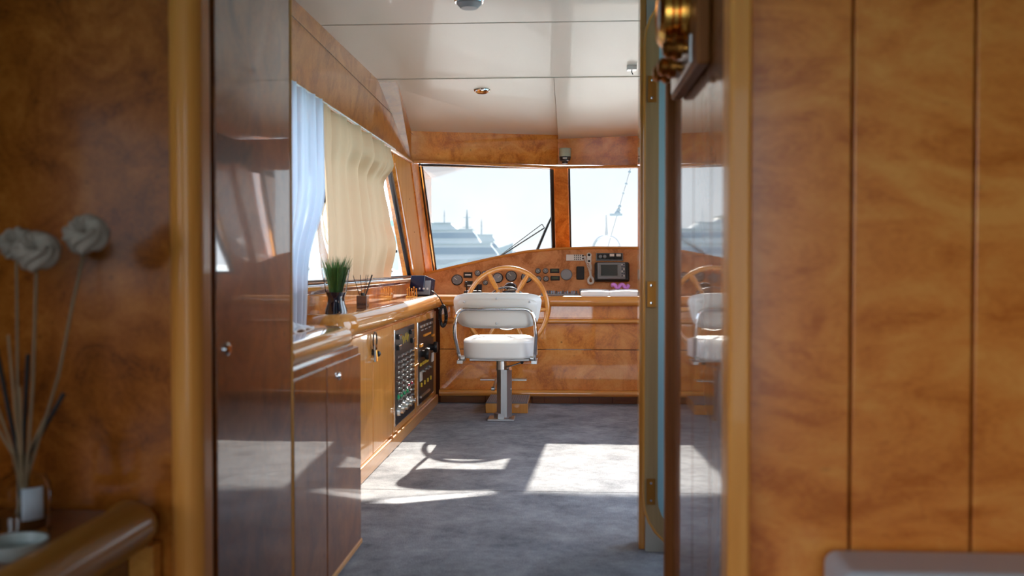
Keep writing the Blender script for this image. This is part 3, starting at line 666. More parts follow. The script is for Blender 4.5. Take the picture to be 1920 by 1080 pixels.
q = plate('digital_display', -.772, .855, .060, .046, .012, 'black'); plate('screen', -.772, .842, .045, .010, .002, 'whitep', q, .012, .0005)
plate('digital_display', -.705, .825, .07, .045, .03, 'black'); plate('screen', -.69, .822, .04, .02, .002, 'navy', hc, .03, .0005)
plate('instrument_cover', .073, .937, .060, .105, .022, 'black', bevel=.010)
plate('locker_edge', .530, .95, .030, .20, .018, 'greyp')
# engine switch strip on the worktop
b = B(); box(b, -.22, .06, 7.30, 7.40, .778, .790); q = obj('switch_strip', b, 'greyp', hc, bevel=.003)
for k in range(16):
    b = B(); x = -.205 + .0165*k; box(b, x-.006, x+.006, 7.31 + .0*k, 7.33, .79, .800 + .014*random.random()); box(b, x-.005, x+.006, 7.355, 7.385, .79, .803 + .012*random.random()); obj('button', b, 'navy' if k % 3 else 'black', q, bevel=.001)

# chart plotter, radio, handset, remote, papers
def top(name, label, cat, x, z, out=.0): return thing(name, label, cat, on(x, z, out))
t = top('chart_plotter', 'grey chart plotter screen in a black housing on the right of the helm', 'chart plotter', .31, .87)
plate('housing', .31, .940, .262, .152, .050, 'black', t, 0, .018)
plate('bezel', .305, .940, .208, .128, .012, 'greyp', t, .050, .010)
plate('screen', .288, .942, .125, .085, .003, 'blackgloss', t, .0625, .012)
plate('screen_border', .288, .942, .155, .104, .0015, 'dial', t, .0612, .008)
for r in range(6):
    for c in range(2): plate('button', .385 + .014*c, .985 - .017*r, .009, .009, .004, 'whitep' if (r+c) % 3 == 0 else 'navy', t, .062, .002)
t = top('stereo_unit', 'grey radio unit with knobs above the chart plotter', 'radio', .294, 1.035)
plate('body', .294, 1.058, .205, .062, .020, 'greyp', t, 0, .006)
plate('face', .294, 1.058, .190, .050, .003, 'black', t, .020, .003)
for k in range(2): plate('dial_window', .312 + .05*k, 1.068, .034, .020, .002, 'whitep', t, .023, .002)
for k in range(4):
    b = B(); lathe(b, [(0, 0), (.009, 0), (.008, .012), (0, .013)], on(.302 + .024*k, 1.043, .023), rot=RT, seg=14); obj('knob', b, 'rubber', t)
for k in range(2):
    b = B(); lathe(b, [(0, 0), (.014, 0), (.013, .014), (0, .015)], on(.225 + .032*k, 1.055, .023), rot=RT, seg=16); obj('knob', b, 'greyp', t)
t = top('keypad_remote', 'white keypad unit with black buttons on the helm console', 'keypad', .032, 1.035)
plate('body', .032, 1.053, .135, .050, .016, 'whitep', t, 0, .004)
for r in range(3):
    for c in range(4): plate('button', .030 + .015*c, 1.069 - .015*r, .008, .008, .003, 'black', t, .016, .001)
for r in range(2): plate('button', .093, 1.066 - .022*r, .013, .013, .003, 'black', t, .016, .003)
t = top('phone_handset', 'cream telephone handset with coiled cord between keypad and chart plotter', 'telephone', .137, .99)
plate('handset', .139, 1.045, .036, .075, .022, 'whitep', t, 0, .012)
R3 = RT.to_3x3()
for zz, rr in ((1.068, .020), (1.022, .016)):
    b = B(); lathe(b, [(rr*.55, .018), (rr, .018), (rr, .028), (rr*.6, .032)], on(.139, zz), rot=RT, seg=20); obj('ear_cup', b, 'whitep', t)
    b = B(); lathe(b, [(0, .026), (rr*.58, .026), (rr*.58, .0265), (0, .027)], on(.139, zz), rot=RT, seg=20); obj('grille', b, 'black', t)
pts = []; N_ = 520
mid = [on(.105, 1.06, .02), on(.118, 1.02, .022), on(.140, .96, .022), on(.150, .915, .02), on(.132, .885, .02), on(.138, .858, .02), on(.162, .858, .02), on(.168, .885, .02), on(.150, .915, .03), on(.152, .97, .03), on(.145, 1.005, .024)]
b = B()
def along(P, s):
    s = s*(len(P)-1); i = min(int(s), len(P)-2); q = s-i
    p0, p1, p2, p3 = P[max(i-1, 0)], P[i], P[i+1], P[min(i+2, len(P)-1)]
    return .5*((2*p1) + (p2-p0)*q + (2*p0-5*p1+4*p2-p3)*q*q + (-p0+3*p1-3*p2+p3)*q**3)
for k in range(N_):
    s = k/(N_-1); c = along(mid, s); d = (along(mid, min(1, s+.01)) - along(mid, max(0, s-.01))).normalized(); n1 = d.cross(V(0, 1, 0)).normalized(); n2 = d.cross(n1); ph = 2*PI*58*s
    pts.append(c + n1*.0075*math.cos(ph) + n2*.0075*math.sin(ph))
tube(b, pts, .0028, 5); obj('coiled_cord', b, 'whitep', t)
t = thing('chart_book', 'open white paper charts spread on the helm worktop', 'charts', (.30, 7.3, .779))
def sheet(x0, x1, y0, y1, z, lift, name):
    b = B(); n = 16; lo = []; hi = []
    for k in range(n+1):
        u = k/n; zz = z + lift*math.sin(PI*u)**.7; lo.append((x0+(x1-x0)*u, zz)); 
    A = [b.verts.new((x, y0, z_)) for x, z_ in lo]; C_ = [b.verts.new((x + .01, y1, z_ + .01)) for x, z_ in lo]
    A2 = [b.verts.new((x, y0, .779)) for x, z_ in lo]; C2 = [b.verts.new((x + .01, y1, .779)) for x, z_ in lo]
    for k in range(n): b.faces.new([A[k], A[k+1], C_[k+1], C_[k]]); b.faces.new([A2[k], A2[k+1], A[k+1], A[k]]); b.faces.new([C2[k], C2[k+1], C_[k+1], C_[k]]); b.faces.new([A2[k], C2[k], C2[k+1], A2[k+1]])
    b.faces.new([A[0], C_[0], C2[0], A2[0]]); b.faces.new([A[-1], A2[-1], C2[-1], C_[-1]])
    return obj(name, b, 'paper', t)
sheet(.072, .275, 7.17, 7.40, .806, .006, 'left_page'); sheet(.277, .52, 7.17, 7.40, .806, .008, 'right_page')
b = B(); g = [[b.verts.new((.30 + .011*i, 7.36 + .013*j, .845 + .012*math.sin(i*1.1) + .009*math.sin(j*1.6+i))) for j in range(8)] for i in range(13)]
for i in range(12):
    for j in range(7): b.faces.new([g[i][j], g[i+1][j], g[i+1][j+1], g[i][j+1]])
tag(obj('pouch', b, 'pink', solid=.025, subsurf=1), 'violet fabric pouch lying behind the open charts', 'pouch')
b = B(); obox(b, V(.14, 7.43, .80), (.15, .07, .045)); tag(obj('case', b, 'greyp', bevel=.006), 'grey case on the worktop below the phone cord', 'case')
# compass on the worktop
t = thing('compass', 'domed black and chrome compass behind the steering wheel', 'compass', (-.446, 7.37, .778))
b = B(); lathe(b, [(0, 0), (.062, 0), (.062, .02), (.055, .035), (0, .035)], (-.446, 7.37, .778), 'Z', 32); obj('base', b, 'black', t)
b = B(); lathe(b, [(.052, .035), (.052, .05), (.044, .075), (.026, .09), (0, .095)], (-.446, 7.37, .778), 'Z', 32); obj('dome', b, 'blackgloss', t)
b = B(); lathe(b, [(.054, .032), (.058, .036), (.054, .042)], (-.446, 7.37, .778), 'Z', 32); obj('ring', b, 'chrome', t)
# throttle levers left of the wheel
t = thing('throttle_control', 'black throttle lever unit on the worktop left of the wheel', 'throttle', (-.72, 7.38, .778))
b = B(); box(b, -.79, -.66, 7.33, 7.43, .778, .81); obj('base', b, 'black', t, bevel=.01)
for s in (-.05, .03): b = B(); tube(b, [(-.72+s, 7.38, .80), (-.72+s, 7.33, .86)], .006, 8); lathe(b, [(0, -.014), (.013, -.006), (.013, .006), (0, .014)], (-.72+s, 7.325, .865), 'X', 14); obj('lever', b, 'black', t)

# steering wheel
wc = V(-.444, 6.93, .698); WR = Matrix.Rotation(math.radians(90-8), 4, 'X'); W3 = WR.to_3x3()
t = thing('steering_wheel', 'large light wooden steering wheel with chrome inner ring behind the chair', 'steering wheel', wc)
def wp(r, a, h=0): a = math.radians(a); return wc + W3 @ V(r*math.cos(a), r*math.sin(a), h)
b = B(); tube(b, [wp(.284, 5*k) for k in range(72)], .0165, 12, closed=True); obj('rim', b, 'honey_x', t)
for k in range(6):
    a = 118 + 60*k; b = B(); tube(b, [wp(.13, a), wp(.17, a), wp(.22, a), wp(.278, a)], [.013, .016, .0175, .013], 12); obj('spoke', b, 'honey_x', t)
    b = B(); tube(b, [wp(.04, a, -.005), wp(.14, a, 0)], .006, 8); obj('spoke_bar', b, 'chrome', t)
b = B(); tube(b, [wp(.148, 5*k, .004) for k in range(72)], .0065, 10, closed=True); obj('inner_ring', b, 'chrome', t)
b = B(); lathe(b, [(0, -.03), (.045, -.03), (.05, 0), (.04, .02), (0, .028)], wc, rot=WR, seg=28); obj('hub', b, 'chrome', t)
b = B(); tube(b, [wc + W3 @ V(0, 0, -.03), wc + W3 @ V(0, 0, -.235)], .022, 16); obj('shaft', b, 'steel', t)

# helm chair
CH = V(-.446, 6.42, 0)
t = thing('helm_chair', 'white padded helm chair with tubular arms on a steel pedestal', 'chair', CH)
def pad(name, c, sx, sz, dy, m, curve=0, taper=0, parent=t, rx=5.0):
    b = B(); nx, nz = 20, 12; front = []; back = []
    def se(u, v):  # superellipse mapping of square to rounded rectangle
        return u, v
    pts = []
    b2 = bmesh.ops.create_cube(b, size=2.0)
    bmesh.ops.subdivide_edges(b, edges=b.edges[:], cuts=9, use_grid_fill=True)
    for v in b.verts:
        x, y, z = v.co
        r = (abs(x)**rx + abs(z)**rx)**(1/rx); m_ = max(abs(x), abs(z)); k = m_/r if r > 0 else 1
        x, z = x*k, z*k
        edge = max(abs(x), abs(z)); yy = y*(1 - .55*max(0, (max(abs(v.co.x), abs(v.co.z))-.75)/.25)**2)
        X = x*(sx + taper*z); Z = z*sz
        Y = yy*dy + curve*(X*X)
        v.co = c + V(X, Y, Z)
    return obj(name, b, m, parent, sharp=180)
BC = CH + V(-.002, -.37, .722)
pad('backrest', BC, .262, .108, .035, 'vinyl', curve=.6, taper=.020)
pad('backrest_shell', BC + V(0, -.026, -.012), .240, .088, .018, 'whitep', curve=.6, taper=.018)
b = B()
for dx, dz in ((-.2, .055), (0, .075), (.2, .055), (0, -.075)): lathe(b, [(0, 0), (.007, 0), (.005, .003), (0, .004)], BC + V(dx, -.046 + .6*dx*dx, dz), '-Y', 10)
obj('backrest_button', b, 'steel', t)
# seat cushion
b = B(); bmesh.ops.create_cube(b, size=2.0); bmesh.ops.subdivide_edges(b, edges=b.edges[:], cuts=9, use_grid_fill=True)
for v in b.verts:
    x, y, z = v.co; k = max(abs(x), abs(y)) / ((abs(x)**4 + abs(y)**4)**.25 or 1); x *= k; y *= k
    e_ = max(0, (max(abs(v.co.x), abs(v.co.y)) - .7)/.3)
    zz = z*(1 - .35*e_*e_) if z > 0 else z*(1-.15*e_*e_)
    if z > 0: zz += -.10*(1-x*x)*(1-y*y) + .0
    v.co = CH + V(-.004 + x*(.232 + .012*y), -.06 + y*.235, .478 + zz*.068)
obj('seat', b, 'vinyl', t, sharp=180)
b = B(); box(b, CH.x-.19, CH.x+.19, CH.y-.19, CH.y+.17, .395, .412); obj('seat_plate', b, 'alum', t, bevel=.004)
# tubular frame: from seat side up and round the back
def bend(P, r=.05, n=6):
    P = [Vector(p) for p in P]; out = [P[0]]
    for a, p, c in zip(P, P[1:], P[2:]):
        u = (a-p).normalized(); v = (c-p).normalized(); q0 = p + u*r; q1 = p + v*r
        for k in range(n+1): s = k/n; out.append(q0*(1-s)**2 + p*2*s*(1-s) + q1*s*s)
    return out + [P[-1]]
b = B(); yb = CH.y - .425
tube(b, bend([CH + V(-.235, -.14, .405), CH + V(-.240, -.30, .425), V(CH.x-.262, yb, .60), V(CH.x-.235, yb, .735), V(CH.x+.215, yb, .735), V(CH.x+.240, yb, .60), CH + V(.225, -.30, .425), CH + V(.22, -.14, .405)], .06), .0115, 12)
obj('frame', b, 'chrome', t)
for sx in (-.236, .222):
    b = B(); box(b, CH.x+sx-.018, CH.x+sx+.018, CH.y-.33, CH.y-.12, .392, .412); tube(b, [CH + V(sx*.99, -.30, .425), CH + V(sx*.88, -.30, .425)], .016, 12); obj('frame_bracket', b, 'steel', t, bevel=.003)
# pedestal, eight-sided
b = B(); lathe(b, [(.038, .02), (.051, .02), (.051, .325), (.038, .325)], CH + V(.018, 0, 0), 'Z', 8, rot=Matrix.Rotation(PI/8, 4, 'Z')); obj('pedestal', b, 'alum', t, sharp=20)
b = B(); lathe(b, [(0, .32), (.034, .32), (.034, .40), (0, .40)], CH, 'Z', 24); obj('slider_tube', b, 'steel', t)
b = B(); box(b, CH.x-.085, CH.x+.085, CH.y-.085, CH.y+.085, .001, .012); obj('base_plate', b, 'steel', t, bevel=.003)
b = B(); lathe(b, [(.036, .0), (.052, .0), (.052, .03), (.036, .035)], CH + V(0, 0, .012), 'Z', 8, rot=Matrix.Rotation(PI/8, 4, 'Z')); obj('base_collar', b, 'alum', t)
b = B(); tube(b, [CH + V(.03, -.02, .345), CH + V(.07, -.03, .352), CH + V(.125, -.04, .372)], .005, 8); l_ = obj('height_lever', b, 'chrome', t)
b = B(); lathe(b, [(0, -.012), (.011, -.006), (.011, .006), (0, .012)], CH + V(.135, -.042, .376), 'X', 14); obj('lever_knob', b, 'black', l_)
b = B(); tube(b, [CH + V(.046, -.03, .33), CH + V(.06, -.045, .335)], .012, 10); obj('clamp_bolt', b, 'chrome', t)
b = B(); box(b, CH.x-.155, CH.x+.155, CH.y+.16, CH.y+.25, .232, .242); o = obj('footrest', b, 'steel', t, bevel=.003)
for s in (-1, 1): b = B(); tube(b, [CH + V(s*.05, .0, .20), CH + V(s*.05, .17, .235)], .009, 8); lathe(b, [(0, 0), (.014, 0), (.014, .02), (0, .02)], CH + V(s*.045, -.01, .20), 'X' if s > 0 else '-X', 12); obj('footrest_arm', b, 'steel', t)

# step box under the console
t = thing('step_box', 'small wooden step box with grey ribbed tread under the console', 'step box', (-.43, 6.88, 0))
b = B(); box(b, -.573, -.287, 6.68, 7.09, .001, .066); obj('body', b, 'oak', t, bevel=.004)
b = B(); box(b, -.570, -.290, 6.683, 7.087, .066, .074); obj('tread', b, 'grating', t, bevel=.002)
b = B()
for k in range(20): tube(b, [(-.565+.0142*k, 6.69, .075), (-.565+.0142*k, 7.08, .075)], .0022, 5)
obj('tread_ribs', b, 'greyp', t)

# ============================================================ CEILING AND HEADER FITTINGS
t = thing('header_lamp', 'small cylinder lamp with pale green top and black base on the header', 'lamp', (-.043, 7.77, 1.79))
c = (-.045, 7.775, 1.79)
b = B(); lathe(b, [(0, .052), (.046, .052), (.047, .112), (.042, .118), (0, .118)], c, 'Z', 28); obj('shade', b, plain('pale_green_plastic', (.42, .50, .42), .35), t)
b = B(); lathe(b, [(0, .0), (.022, .0), (.024, .016), (.040, .022), (.046, .052), (0, .052)], c, 'Z', 28); obj('base', b, 'black', t)
b = B(); box(b, -.062, -.030, 7.7265, 7.7295, 1.823, 1.831); obj('badge', b, 'whitep', t)
b = B(); box(b, -.06, -.03, 7.80, 7.86, 1.82, 1.86); obj('bracket', b, 'black', t)
SL = math.atan(.0075)
t = thing('ceiling_spotlight', 'small round recessed chrome spotlight in the sloping cream panel', 'ceiling light', (-.55, 6.17, 2.078))
c = (-.55, 6.17, 2.083)
b = B(); lathe(b, [(.042, 0), (.052, 0), (.050, -.006), (.044, -.010), (.038, -.006)], c, 'Z', 32); obj('rim', b, 'chrome', t)
b = B(); lathe(b, [(0, -.0), (.040, -.0), (.040, -.012), (.030, -.020), (.030, -.014), (0, -.014)], c, 'Z', 32); obj('lamp', b, 'brass_dark', t)
t = thing('smoke_detector', 'dark round fitting on the ceiling at the top edge', 'ceiling fitting', (-.424, 4.14, 2.10))
b = B(); lathe(b, [(0, 0), (.055, 0), (.053, -.012), (.035, -.030), (0, -.032)], (-.424, 4.16, 2.10), 'Z', 28); obj('body', b, 'greyp', t)
b = B(); lathe(b, [(.052, 0), (.064, 0), (.060, -.006), (.052, -.006)], (-.424, 4.16, 2.10), 'Z', 28); obj('rim', b, 'chrome', t)
t = thing('ceiling_sensor', 'tiny square metal fitting with a hook on the ceiling near the doorway', 'ceiling fitting', (.335, 5.55, 2.07))
b = B(); box(b, .308, .362, 5.53, 5.58, 2.075, 2.10); obj('body', b, 'steel', t, bevel=.003)
b = B(); tube(b, [(.335, 5.55, 2.076), (.335, 5.545, 2.062), (.341, 5.54, 2.05)], .003, 6); obj('hook', b, 'black', t)

# brass clock/lamp on wooden plaque on the passage boards
t = thing('brass_ship_clock', 'stacked brass ship instruments on a wooden plaque high on the passage boards', 'ship instrument', (.245, 2.16, 1.39))
b = B(); prism(b, [(.240, 1.93, 1.385), (.240, 2.42, 1.395), (.240, 2.42, 2.05), (.240, 1.93, 2.05)], (.027, 0, 0)); obj('plaque', b, 'stile', t, bevel=.006)
b = B(); box(b, .234, .241, 2.00, 2.36, 1.40, 1.46); obj('name_plate', b, 'steel', t, bevel=.003)
def brassring(y, z, r, x1):
    b = B(); d = .240 - x1
    lathe(b, [(0, 0), (r, 0), (r*1.0, d*.28), (r*.86, d*.36), (r*.84, d*.52), (r*.92, d*.60), (r*.90, d*.82), (r*.72, d), (r*.60, d*.92), (0, d*.9)], (.240, y, z), '-X', 36)
    return obj('brass_case', b, 'brass', t)
brassring(2.12, 1.525, .078, .182); brassring(2.14, 1.73, .085, .180)
b = B(); lathe(b, [(0, 0), (.03, 0), (.03, .006), (0, .007)], (.190, 2.12, 1.525), '-X', 20); obj('dial', b, 'whitep', t)
for y, z in ((2.28, 1.435), (2.16, 1.425), (2.05, 1.44), (2.27, 1.62)):
    b = B(); lathe(b, [(0, 0), (.012, 0), (.012, .012), (.022, .016), (.025, .028), (.018, .036), (.020, .046), (.012, .054), (0, .056)], (.240, y, z), '-X', 20); obj('brass_knob', b, 'brass_dark', t)

# ============================================================ FOREGROUND
t = thing('near_sideboard', 'dark wood sideboard with thick rounded rail in the lower left corner', 'sideboard', (-1.4, 1.2, 0))
b = B(); box(b, -2.25, -.865, -.2, 1.90, .03, .46); obj('body', b, 'darkwood', t, bevel=.004)
b = B(); box(b, -2.25, -.85, -.2, 1.93, .46, .510); obj('top', b, 'burl_dark', t, bevel=.002)
b = B(); path = [(-.840, -.2), (-.840, 1.83)] + arc(-.885, 1.83, .045, 0, 60, 6)[1:]
sweep(b, path, [(.0 + .05*math.cos(a) * 1.05, .499 + .045*math.sin(a)) for a in [2*PI*k/20 for k in range(20)]]); obj('edge_rail', b, 'rail_honey_shaded', t)
b = B(); box(b, -.865, -.815, 1.89, 1.93, .03, .45); obj('corner_strip', b, 'honey_y', t, bevel=.003)
# diffuser bottle with reeds and dried flowers
bc = V(-1.003, 1.76, .511)
t = thing('glass_diffuser_bottle', 'clear glass bottle with grey paper label on the dark sideboard', 'bottle', bc)
b = B(); prof = [(0, .0), (.044, .0), (.048, .006), (.048, .085), (.040, .102), (.017, .112), (.015, .140), (.018, .146), (.015, .146), (.012, .138), (.014, .110), (.037, .098), (.045, .083), (.045, .010), (0, .008)]
lathe(b, prof, bc, 'Z', 36); obj('glass', b, 'thinglass', t)
b = B(); lathe(b, [(0, .009), (.043, .009), (.043, .035), (0, .035)], bc, 'Z', 28); obj('oil', b, plain('amber_oil', (.12, .04, .01), .1, coat=1), t)
b = B(); pts = [(bc + V(.0485*math.sin(a), -.0485*math.cos(a), 0)) for a in [math.radians(28 + 6*k) for k in range(9)]]
A = [b.verts.new(p + V(0, 0, .03)) for p in pts]; C_ = [b.verts.new(p + V(0, 0, .088)) for p in pts]
for k in range(8): b.faces.new([A[k], A[k+1], C_[k+1], C_[k]])
obj('paper_label', b, 'label', t, solid=.0006)
def flower(c, r, label, stem0):
    t = thing('dried_flower', label, 'dried flower', stem0, 'dried flowers in the glass bottle')
    b = B(); NU, NV = 88, 30; g = []; k0 = random.uniform(0, 6)
    for v_ in range(NV+1):
        ph = PI*v_/NV; row = []
        for u_ in range(NU):
            th = 2*PI*u_/NU; tw = th + .9*math.sin(ph*1.3 + k0) + .12*math.sin(3*th + k0)
            f1 = abs(math.sin(4.5*tw + .5*math.sin(2*th + k0)))**.6; f2 = abs(math.sin(8*tw + 3*ph + k0))**.7
            rr = r*(.74 + .20*f1 + .08*f2 + .05*math.sin(5*ph + 2*th))
            dimple = .34*math.exp(-(ph/.42)**2); rad = rr*math.sin(ph)**.8; zz = rr*.80*math.cos(ph) - r*dimple*1.3
            row.append(b.verts.new(c + V(rad*math.cos(th), rad*math.sin(th), zz)))
        g.append(row)
    for A, C_ in zip(g, g[1:]):
        for k in range(NU): b.faces.new([A[k], C_[k], C_[(k+1) % NU], A[(k+1) % NU]])
    tilt = Matrix.Rotation(.7, 4, V(1, .35, 0).normalized()); bmesh.ops.rotate(b, verts=b.verts[:], cent=c, matrix=tilt.to_3x3())
    bmesh.ops.remove_doubles(b, verts=b.verts[:], dist=1e-6)
    obj('flower_head', b, 'petal', t, sharp=180)
    b = B(); m_ = (c + stem0)/2 + V(random.uniform(-.012, .012), random.uniform(-.01, .01), 0); P = [stem0, (stem0+m_)/2, m_, (m_+c)/2, c - V(0, 0, r*.4)]; tube(b, P, .0028, 6); obj('stem', b, 'stem', t)
flower(V(-1.026, 1.79, 1.040), .033, 'leftmost dried grey-beige flower, behind the middle bloom', bc + V(-.008, .0, .03))
flower(V(-.943, 1.71, 1.024), .039, 'middle dried grey-beige flower, largest and lowest bloom of the three', bc + V(.0, .006, .03))
flower(V(-.878, 1.76, 1.055), .040, 'rightmost dried grey-beige flower on the long slanting stem', bc + V(-.01, -.005, .03))
labs = ['tall pale reed standing upright at the left of the bottle', 'pale reed leaning left out of the bottle neck', 'short pale reed leaning right out of the bottle', 'thin pale reed between the flower stems', 'pale reed leaning far left at the frame edge']
for (dx, dy, h), lb in zip(((-.035, .02, .36), (-.070, .0, .30), (.045, .01, .22), (.015, -.03, .27), (-.10, .02, .26)), labs):
    b = B(); tube(b, [bc + V(-dx*.15, -dy*.15, .02), bc + V(dx*.2, dy*.2, .142), bc + V(dx, dy, h)], .0026, 6); tag(obj('reed_stick', b, 'reed', origin=bc + V(0, 0, .02)), lb, 'reed stick', 'pale reeds in the glass bottle')
labs = ['thick black reed upright behind the dried flowers', 'thick black reed leaning right toward the wall', 'thick black reed leaning left at the picture edge']
for (dx, dy, h), lb in zip(((-.02, .06, .32), (.060, .04, .25), (-.075, .05, .33)), labs):
    b = B(); tube(b, [bc + V(0, 0.0, .02), bc + V(dx*.18, dy*.18, .142), bc + V(dx, dy, h)], .0045, 6); tag(obj('black_reed_stick', b, 'reedblack', origin=bc + V(0, 0, .02)), lb, 'reed stick', 'black reeds in the glass bottle')
t = thing('small_dish', 'small grey porcelain dish at the lower left frame edge', 'dish', (-.93, 1.52, .511))
b = B(); lathe(b, [(0, 0), (.03, 0), (.045, .012), (.052, .030), (.049, .030), (.042, .014), (0, .006)], (-.925, 1.60, .511), 'Z', 28); obj('bowl', b, 'porcelain', t)

# sofa back at the lower right
t = thing('sofa', 'pale grey leather sofa back against the right burl boards', 'sofa', (1.05, 1.3, 0))
b = B(); box(b, .425, 1.75, 1.56, 1.705, .10, .522); obj('backrest', b, 'vinyl_grey', t, bevel=.022, seg=5)
b = B(); box(b, .43, 1.75, .95, 1.56, .10, .36); obj('seat', b, 'vinyl_grey', t, bevel=.04, seg=5)
b = B(); box(b, .45, 1.74, 1.0, 1.70, .0, .10); obj('base', b, 'darkwood', t)

# ============================================================ OUTSIDE
b = B(); v = [b.verts.new(p) for p in ((-900, -200, -2.2), (900, -200, -2.2), (900, 1500, -2.2), (-900, 1500, -2.2))]; b.faces.new(v); o = obj('sea', b, 'sea'); o['kind'] = 'stuff'; tag(o, 'flat pale water of the harbour beyond the windows', 'water')
# own foredeck
b = B(); prism(b, [(-2.0, 8.6, -2.3), (2.0, 8.6, -2.3), (1.6, 13, -2.3), (.5, 17.5, -2.3), (-.1, 18.2, -2.3), (-.8, 17.5, -2.3), (-1.9, 13, -2.3)], (0, 0, 3.1)); tag(obj('foredeck', b, 'gel'), 'white foredeck of the boat ahead of the windscreen', 'deck')
t = thing('bow_rail', 'arched stainless bow rail with a jackstaff beyond the right windscreen', 'rail', (.57, 16, .92))
b = B(); tube(b, [(.57 + .21*math.cos(a), 16, 1.26 + .21*math.sin(a)) for a in [PI*k/24 for k in range(25)]], .018, 8); tube(b, [(.36, 16, .8), (.36, 16, 1.26)], .018, 8); tube(b, [(.78, 16, .8), (.78, 16, 1.26)], .018, 8); obj('arch', b, 'steel', t)
b = B(); tube(b, [(.57, 16, 1.47), (.57, 16, 1.62), (.565, 16, 1.80)], [.03, .014, .008], 8); obj('jackstaff', b, 'steel', t)
t = thing('signal_line', 'slanting halyard with small floats beyond the right windscreen', 'line', (.7, 14, 1.4))
P0, P1_ = V(.86, 14, 2.45), V(.39, 14, .80)
b = B(); tube(b, [P0, P1_], .004, 5); obj('rope', b, 'greyp', t)
for s, r in ((.09, .022), (.19, .02), (.27, .016), (.38, .025), (.41, .03), (.44, .045)):
    b = B(); c = P0.lerp(P1_, s); lathe(b, [(0, -r), (r*.8, -r*.5), (r, 0), (r*.6, r*.6), (0, r*1.2)], c, 'Z', 10); obj('float', b, 'boatgrey', t)
b = B(); c = P0.lerp(P1_, .455); box(b, c.x-.10, c.x+.07, 13.96, 14.04, c.z-.012, c.z+.018); obj('swivel', b, 'boatgrey', t)
# wiper outside the left pane
t = thing('windscreen_wiper', 'black windscreen wiper resting outside the left pane', 'wiper', (-.25, 8.36, 1.05))
def wq(px_, z):  # a little outside the pane plane
    s = (1.77 - z)/.75; return V(px_, 7.90 + .42*s + .06 + min(0, (px_+.1))*.28, z)
b = B(); tube(b, [wq(-.135, 1.44), wq(-.21, 1.28), wq(-.31, 1.05)], [.006, .011, .013], 8); obj('arm', b, 'black', t)
b = B(); tube(b, [wq(-.215, 1.305), wq(-.64, 1.035)], .006, 6); tube(b, [wq(-.235, 1.335), wq(-.58, 1.08)], .0035, 6); tube(b, [wq(-.215, 1.305), wq(-.235, 1.335)], .0035, 6); obj('blade', b, 'rubber', t)
# mirror bracket outside the side window
t = thing('outside_bracket', 'dark bent bracket outside the side window', 'bracket', (-1.3, 7.2, 1.0))
b = B(); tube(b, [(-1.36, 6.95, 1.205), (-1.32, 7.1, 1.205), (-1.30, 7.15, 1.10), (-1.32, 7.1, 1.01), (-1.38, 6.95, 1.0)], .014, 8); tube(b, [(-1.30, 7.15, 1.10), (-1.262, 7.18, 1.10)], .010, 8); obj('arm', b, 'black', t)
b = B(); tube(b, [(-1.5, 6.95, .95), (-1.3, 7.2, .955)], .008, 6); lathe(b, [(0, -.03), (.02, -.01), (.02, .01), (0, .03)], (-1.34, 7.15, .955), 'Z', 10); obj('cleat', b, 'boatgrey', t)

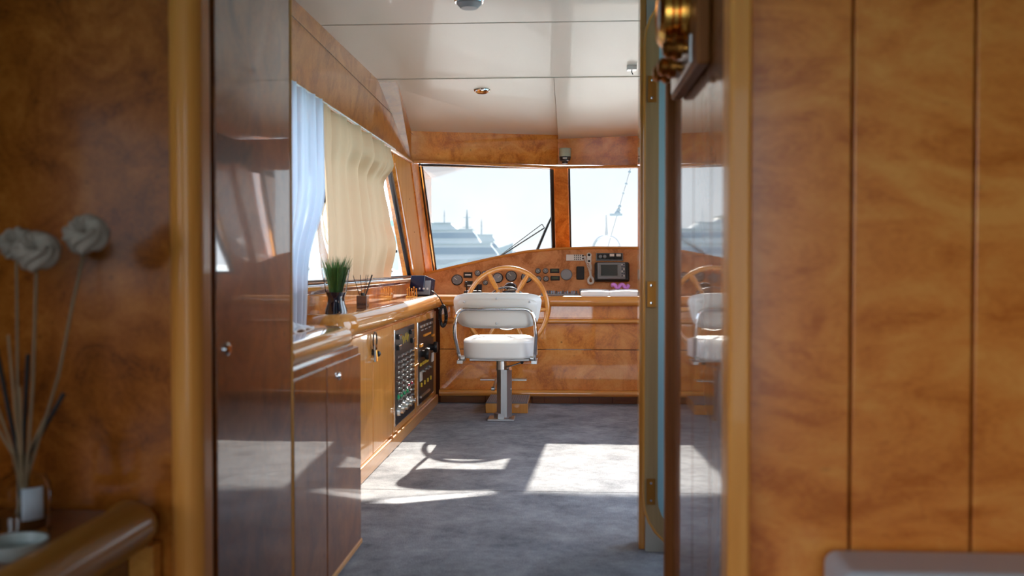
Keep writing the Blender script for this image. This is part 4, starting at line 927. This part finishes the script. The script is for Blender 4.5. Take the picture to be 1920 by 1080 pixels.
def yacht(name, label, x, y, L, hull_h, tiers, mast=0, m='gel', flip=1, group=None, deckz=None):
    t = thing(name, label, 'boat', (x, y, -2.2), group); z = -2.2
    b = B(); prof = []
    W = L*.26; lo = []; hi = []
    st = [(0, .86, 1.0), (.25, 1, .98), (.55, .98, 1.0), (.8, .66, 1.10), (.93, .3, 1.18), (1.0, .03, 1.24)]
    ring = []
    for s, wv, hh in st:
        X = x + flip*(-L/2 + L*s); zz = z + hull_h*hh; k = (.75 if s < .9 else .2)
        ring.append([b.verts.new((X - flip*(.06*L*s), y - W/2*wv*k, z)), b.verts.new((X, y - W/2*wv, zz)), b.verts.new((X, y + W/2*wv, zz)), b.verts.new((X - flip*(.06*L*s), y + W/2*wv*k, z))])
    for A, C_ in zip(ring, ring[1:]):
        for k in range(4): b.faces.new([A[k], A[(k+1) % 4], C_[(k+1) % 4], C_[k]])
    b.faces.new(ring[0]); b.faces.new(ring[-1]); obj('hull', b, m, t)
    zc = z + hull_h*.98
    for a0, a1, r0, r1, h, win in tiers:
        xa, xb = x + flip*(-L/2 + L*a0), x + flip*(-L/2 + L*a1); w2 = W*.36; dx0, dx1 = flip*r0*L, -flip*r1*L
        def sec(q, g=0): return [V(xa + dx0*q - flip*g, y - w2 - g, zc + h*q), V(xb + dx1*q + flip*g, y - w2 - g, zc + h*q), V(xb + dx1*q + flip*g, y + w2 + g, zc + h*q), V(xa + dx0*q - flip*g, y + w2 + g, zc + h*q)]
        b = B(); hexa(b, sec(0), sec(1)); obj('cabin', b, m, t)
        if win: b = B(); hexa(b, sec(.35, .03), sec(.78, .03)); obj('window_band', b, 'boatglass_hazed', t)
        b = B(); hexa(b, [p for p in sec(1, .12)], [p + V(0, 0, h*.09) for p in sec(1, .12)]); obj('roof', b, m, t)
        zc += h*1.09
    if mast:
        mx_ = x + flip*(-L/2 + L*mast[0]); hm = mast[1]
        b = B(); tube(b, [(mx_, y, zc-.3), (mx_, y, zc + hm*.75), (mx_, y, zc + hm)], [hm*.06, hm*.03, hm*.008], 8)
        for q, wv in ((.35, .16), (.55, .12), (.8, .09)): tube(b, [(mx_ - hm*wv, y, zc + hm*q), (mx_ + hm*wv, y, zc + hm*q)], hm*.008, 6)
        obj('mast', b, 'boatgrey', t)
        b = B(); lathe(b, [(0, 0), (hm*.06, 0), (hm*.06, hm*.05), (0, hm*.07)], (mx_, y, zc + hm*.36), 'Z', 14); obj('radar', b, 'gel', t)
    return t
yacht('motor_yacht', 'white motor yacht with long blue window bands paled for haze seen through the left windscreen', -13.6, 120, 14, 3.9, [(.02, .88, .02, .10, 1.9, 1), (.10, .70, .03, .07, 1.5, 1), (.2, .5, .03, .06, .7, 0)], (.38, 1.6))
yacht('large_ship', 'large cream ship with a tall mast behind the white motor yacht', -31.5, 200, 24, 6.5, [(.1, .85, .02, .12, 3.4, 1), (.15, .72, .02, .10, 2.6, 1)], (.45, 6.5), 'gelwarm')
yacht('far_yacht', 'small white yacht with flybridge to the right of the motor yacht', -16.5, 190, 11, 6.0, [(.1, .8, .03, .14, 1.8, 1), (.2, .7, .04, .06, 1.1, 0)], (.45, 3.0))
yacht('distant_sailing_boat', 'faint distant boat with a thin mast between the larger boats', -24, 230, 9, 5.5, [(.2, .8, .05, .2, 1.5, 1)], (.5, 9))
yacht('near_yacht', 'white boat close outside the side window', -7.0, 24, 9, 2.7, [(.15, .80, .03, .12, .65, 1)], None, 'gel')
yacht('moored_cruiser', 'white cruiser with blue windows seen past the drape', -13.5, 50, 14, 2.6, [(.1, .85, .02, .12, 1.1, 1), (.2, .6, .03, .08, .9, 1)], (.4, 2), 'gel')
b = B(); n = 60; A = []; C_ = []
for k in range(n+1): X = -500 + 1000*k/n; h = 4 + 3*math.sin(k*.7) + 2*math.sin(k*1.9+1); h = h*(.9 if k < 28 else .25); A.append(b.verts.new((X, 600, -2.2))); C_.append(b.verts.new((X, 640, max(.2, h))))
D_ = [b.verts.new((v.co.x, 700, -2.2)) for v in A]
for k in range(n): b.faces.new([A[k], A[k+1], C_[k+1], C_[k]]); b.faces.new([C_[k], C_[k+1], D_[k+1], D_[k]])
b.faces.new([A[0], C_[0], D_[0]]); b.faces.new([A[-1], D_[-1], C_[-1]])
tag(obj('far_shore', b, 'land'), 'low hazy shoreline on the horizon', 'shore')
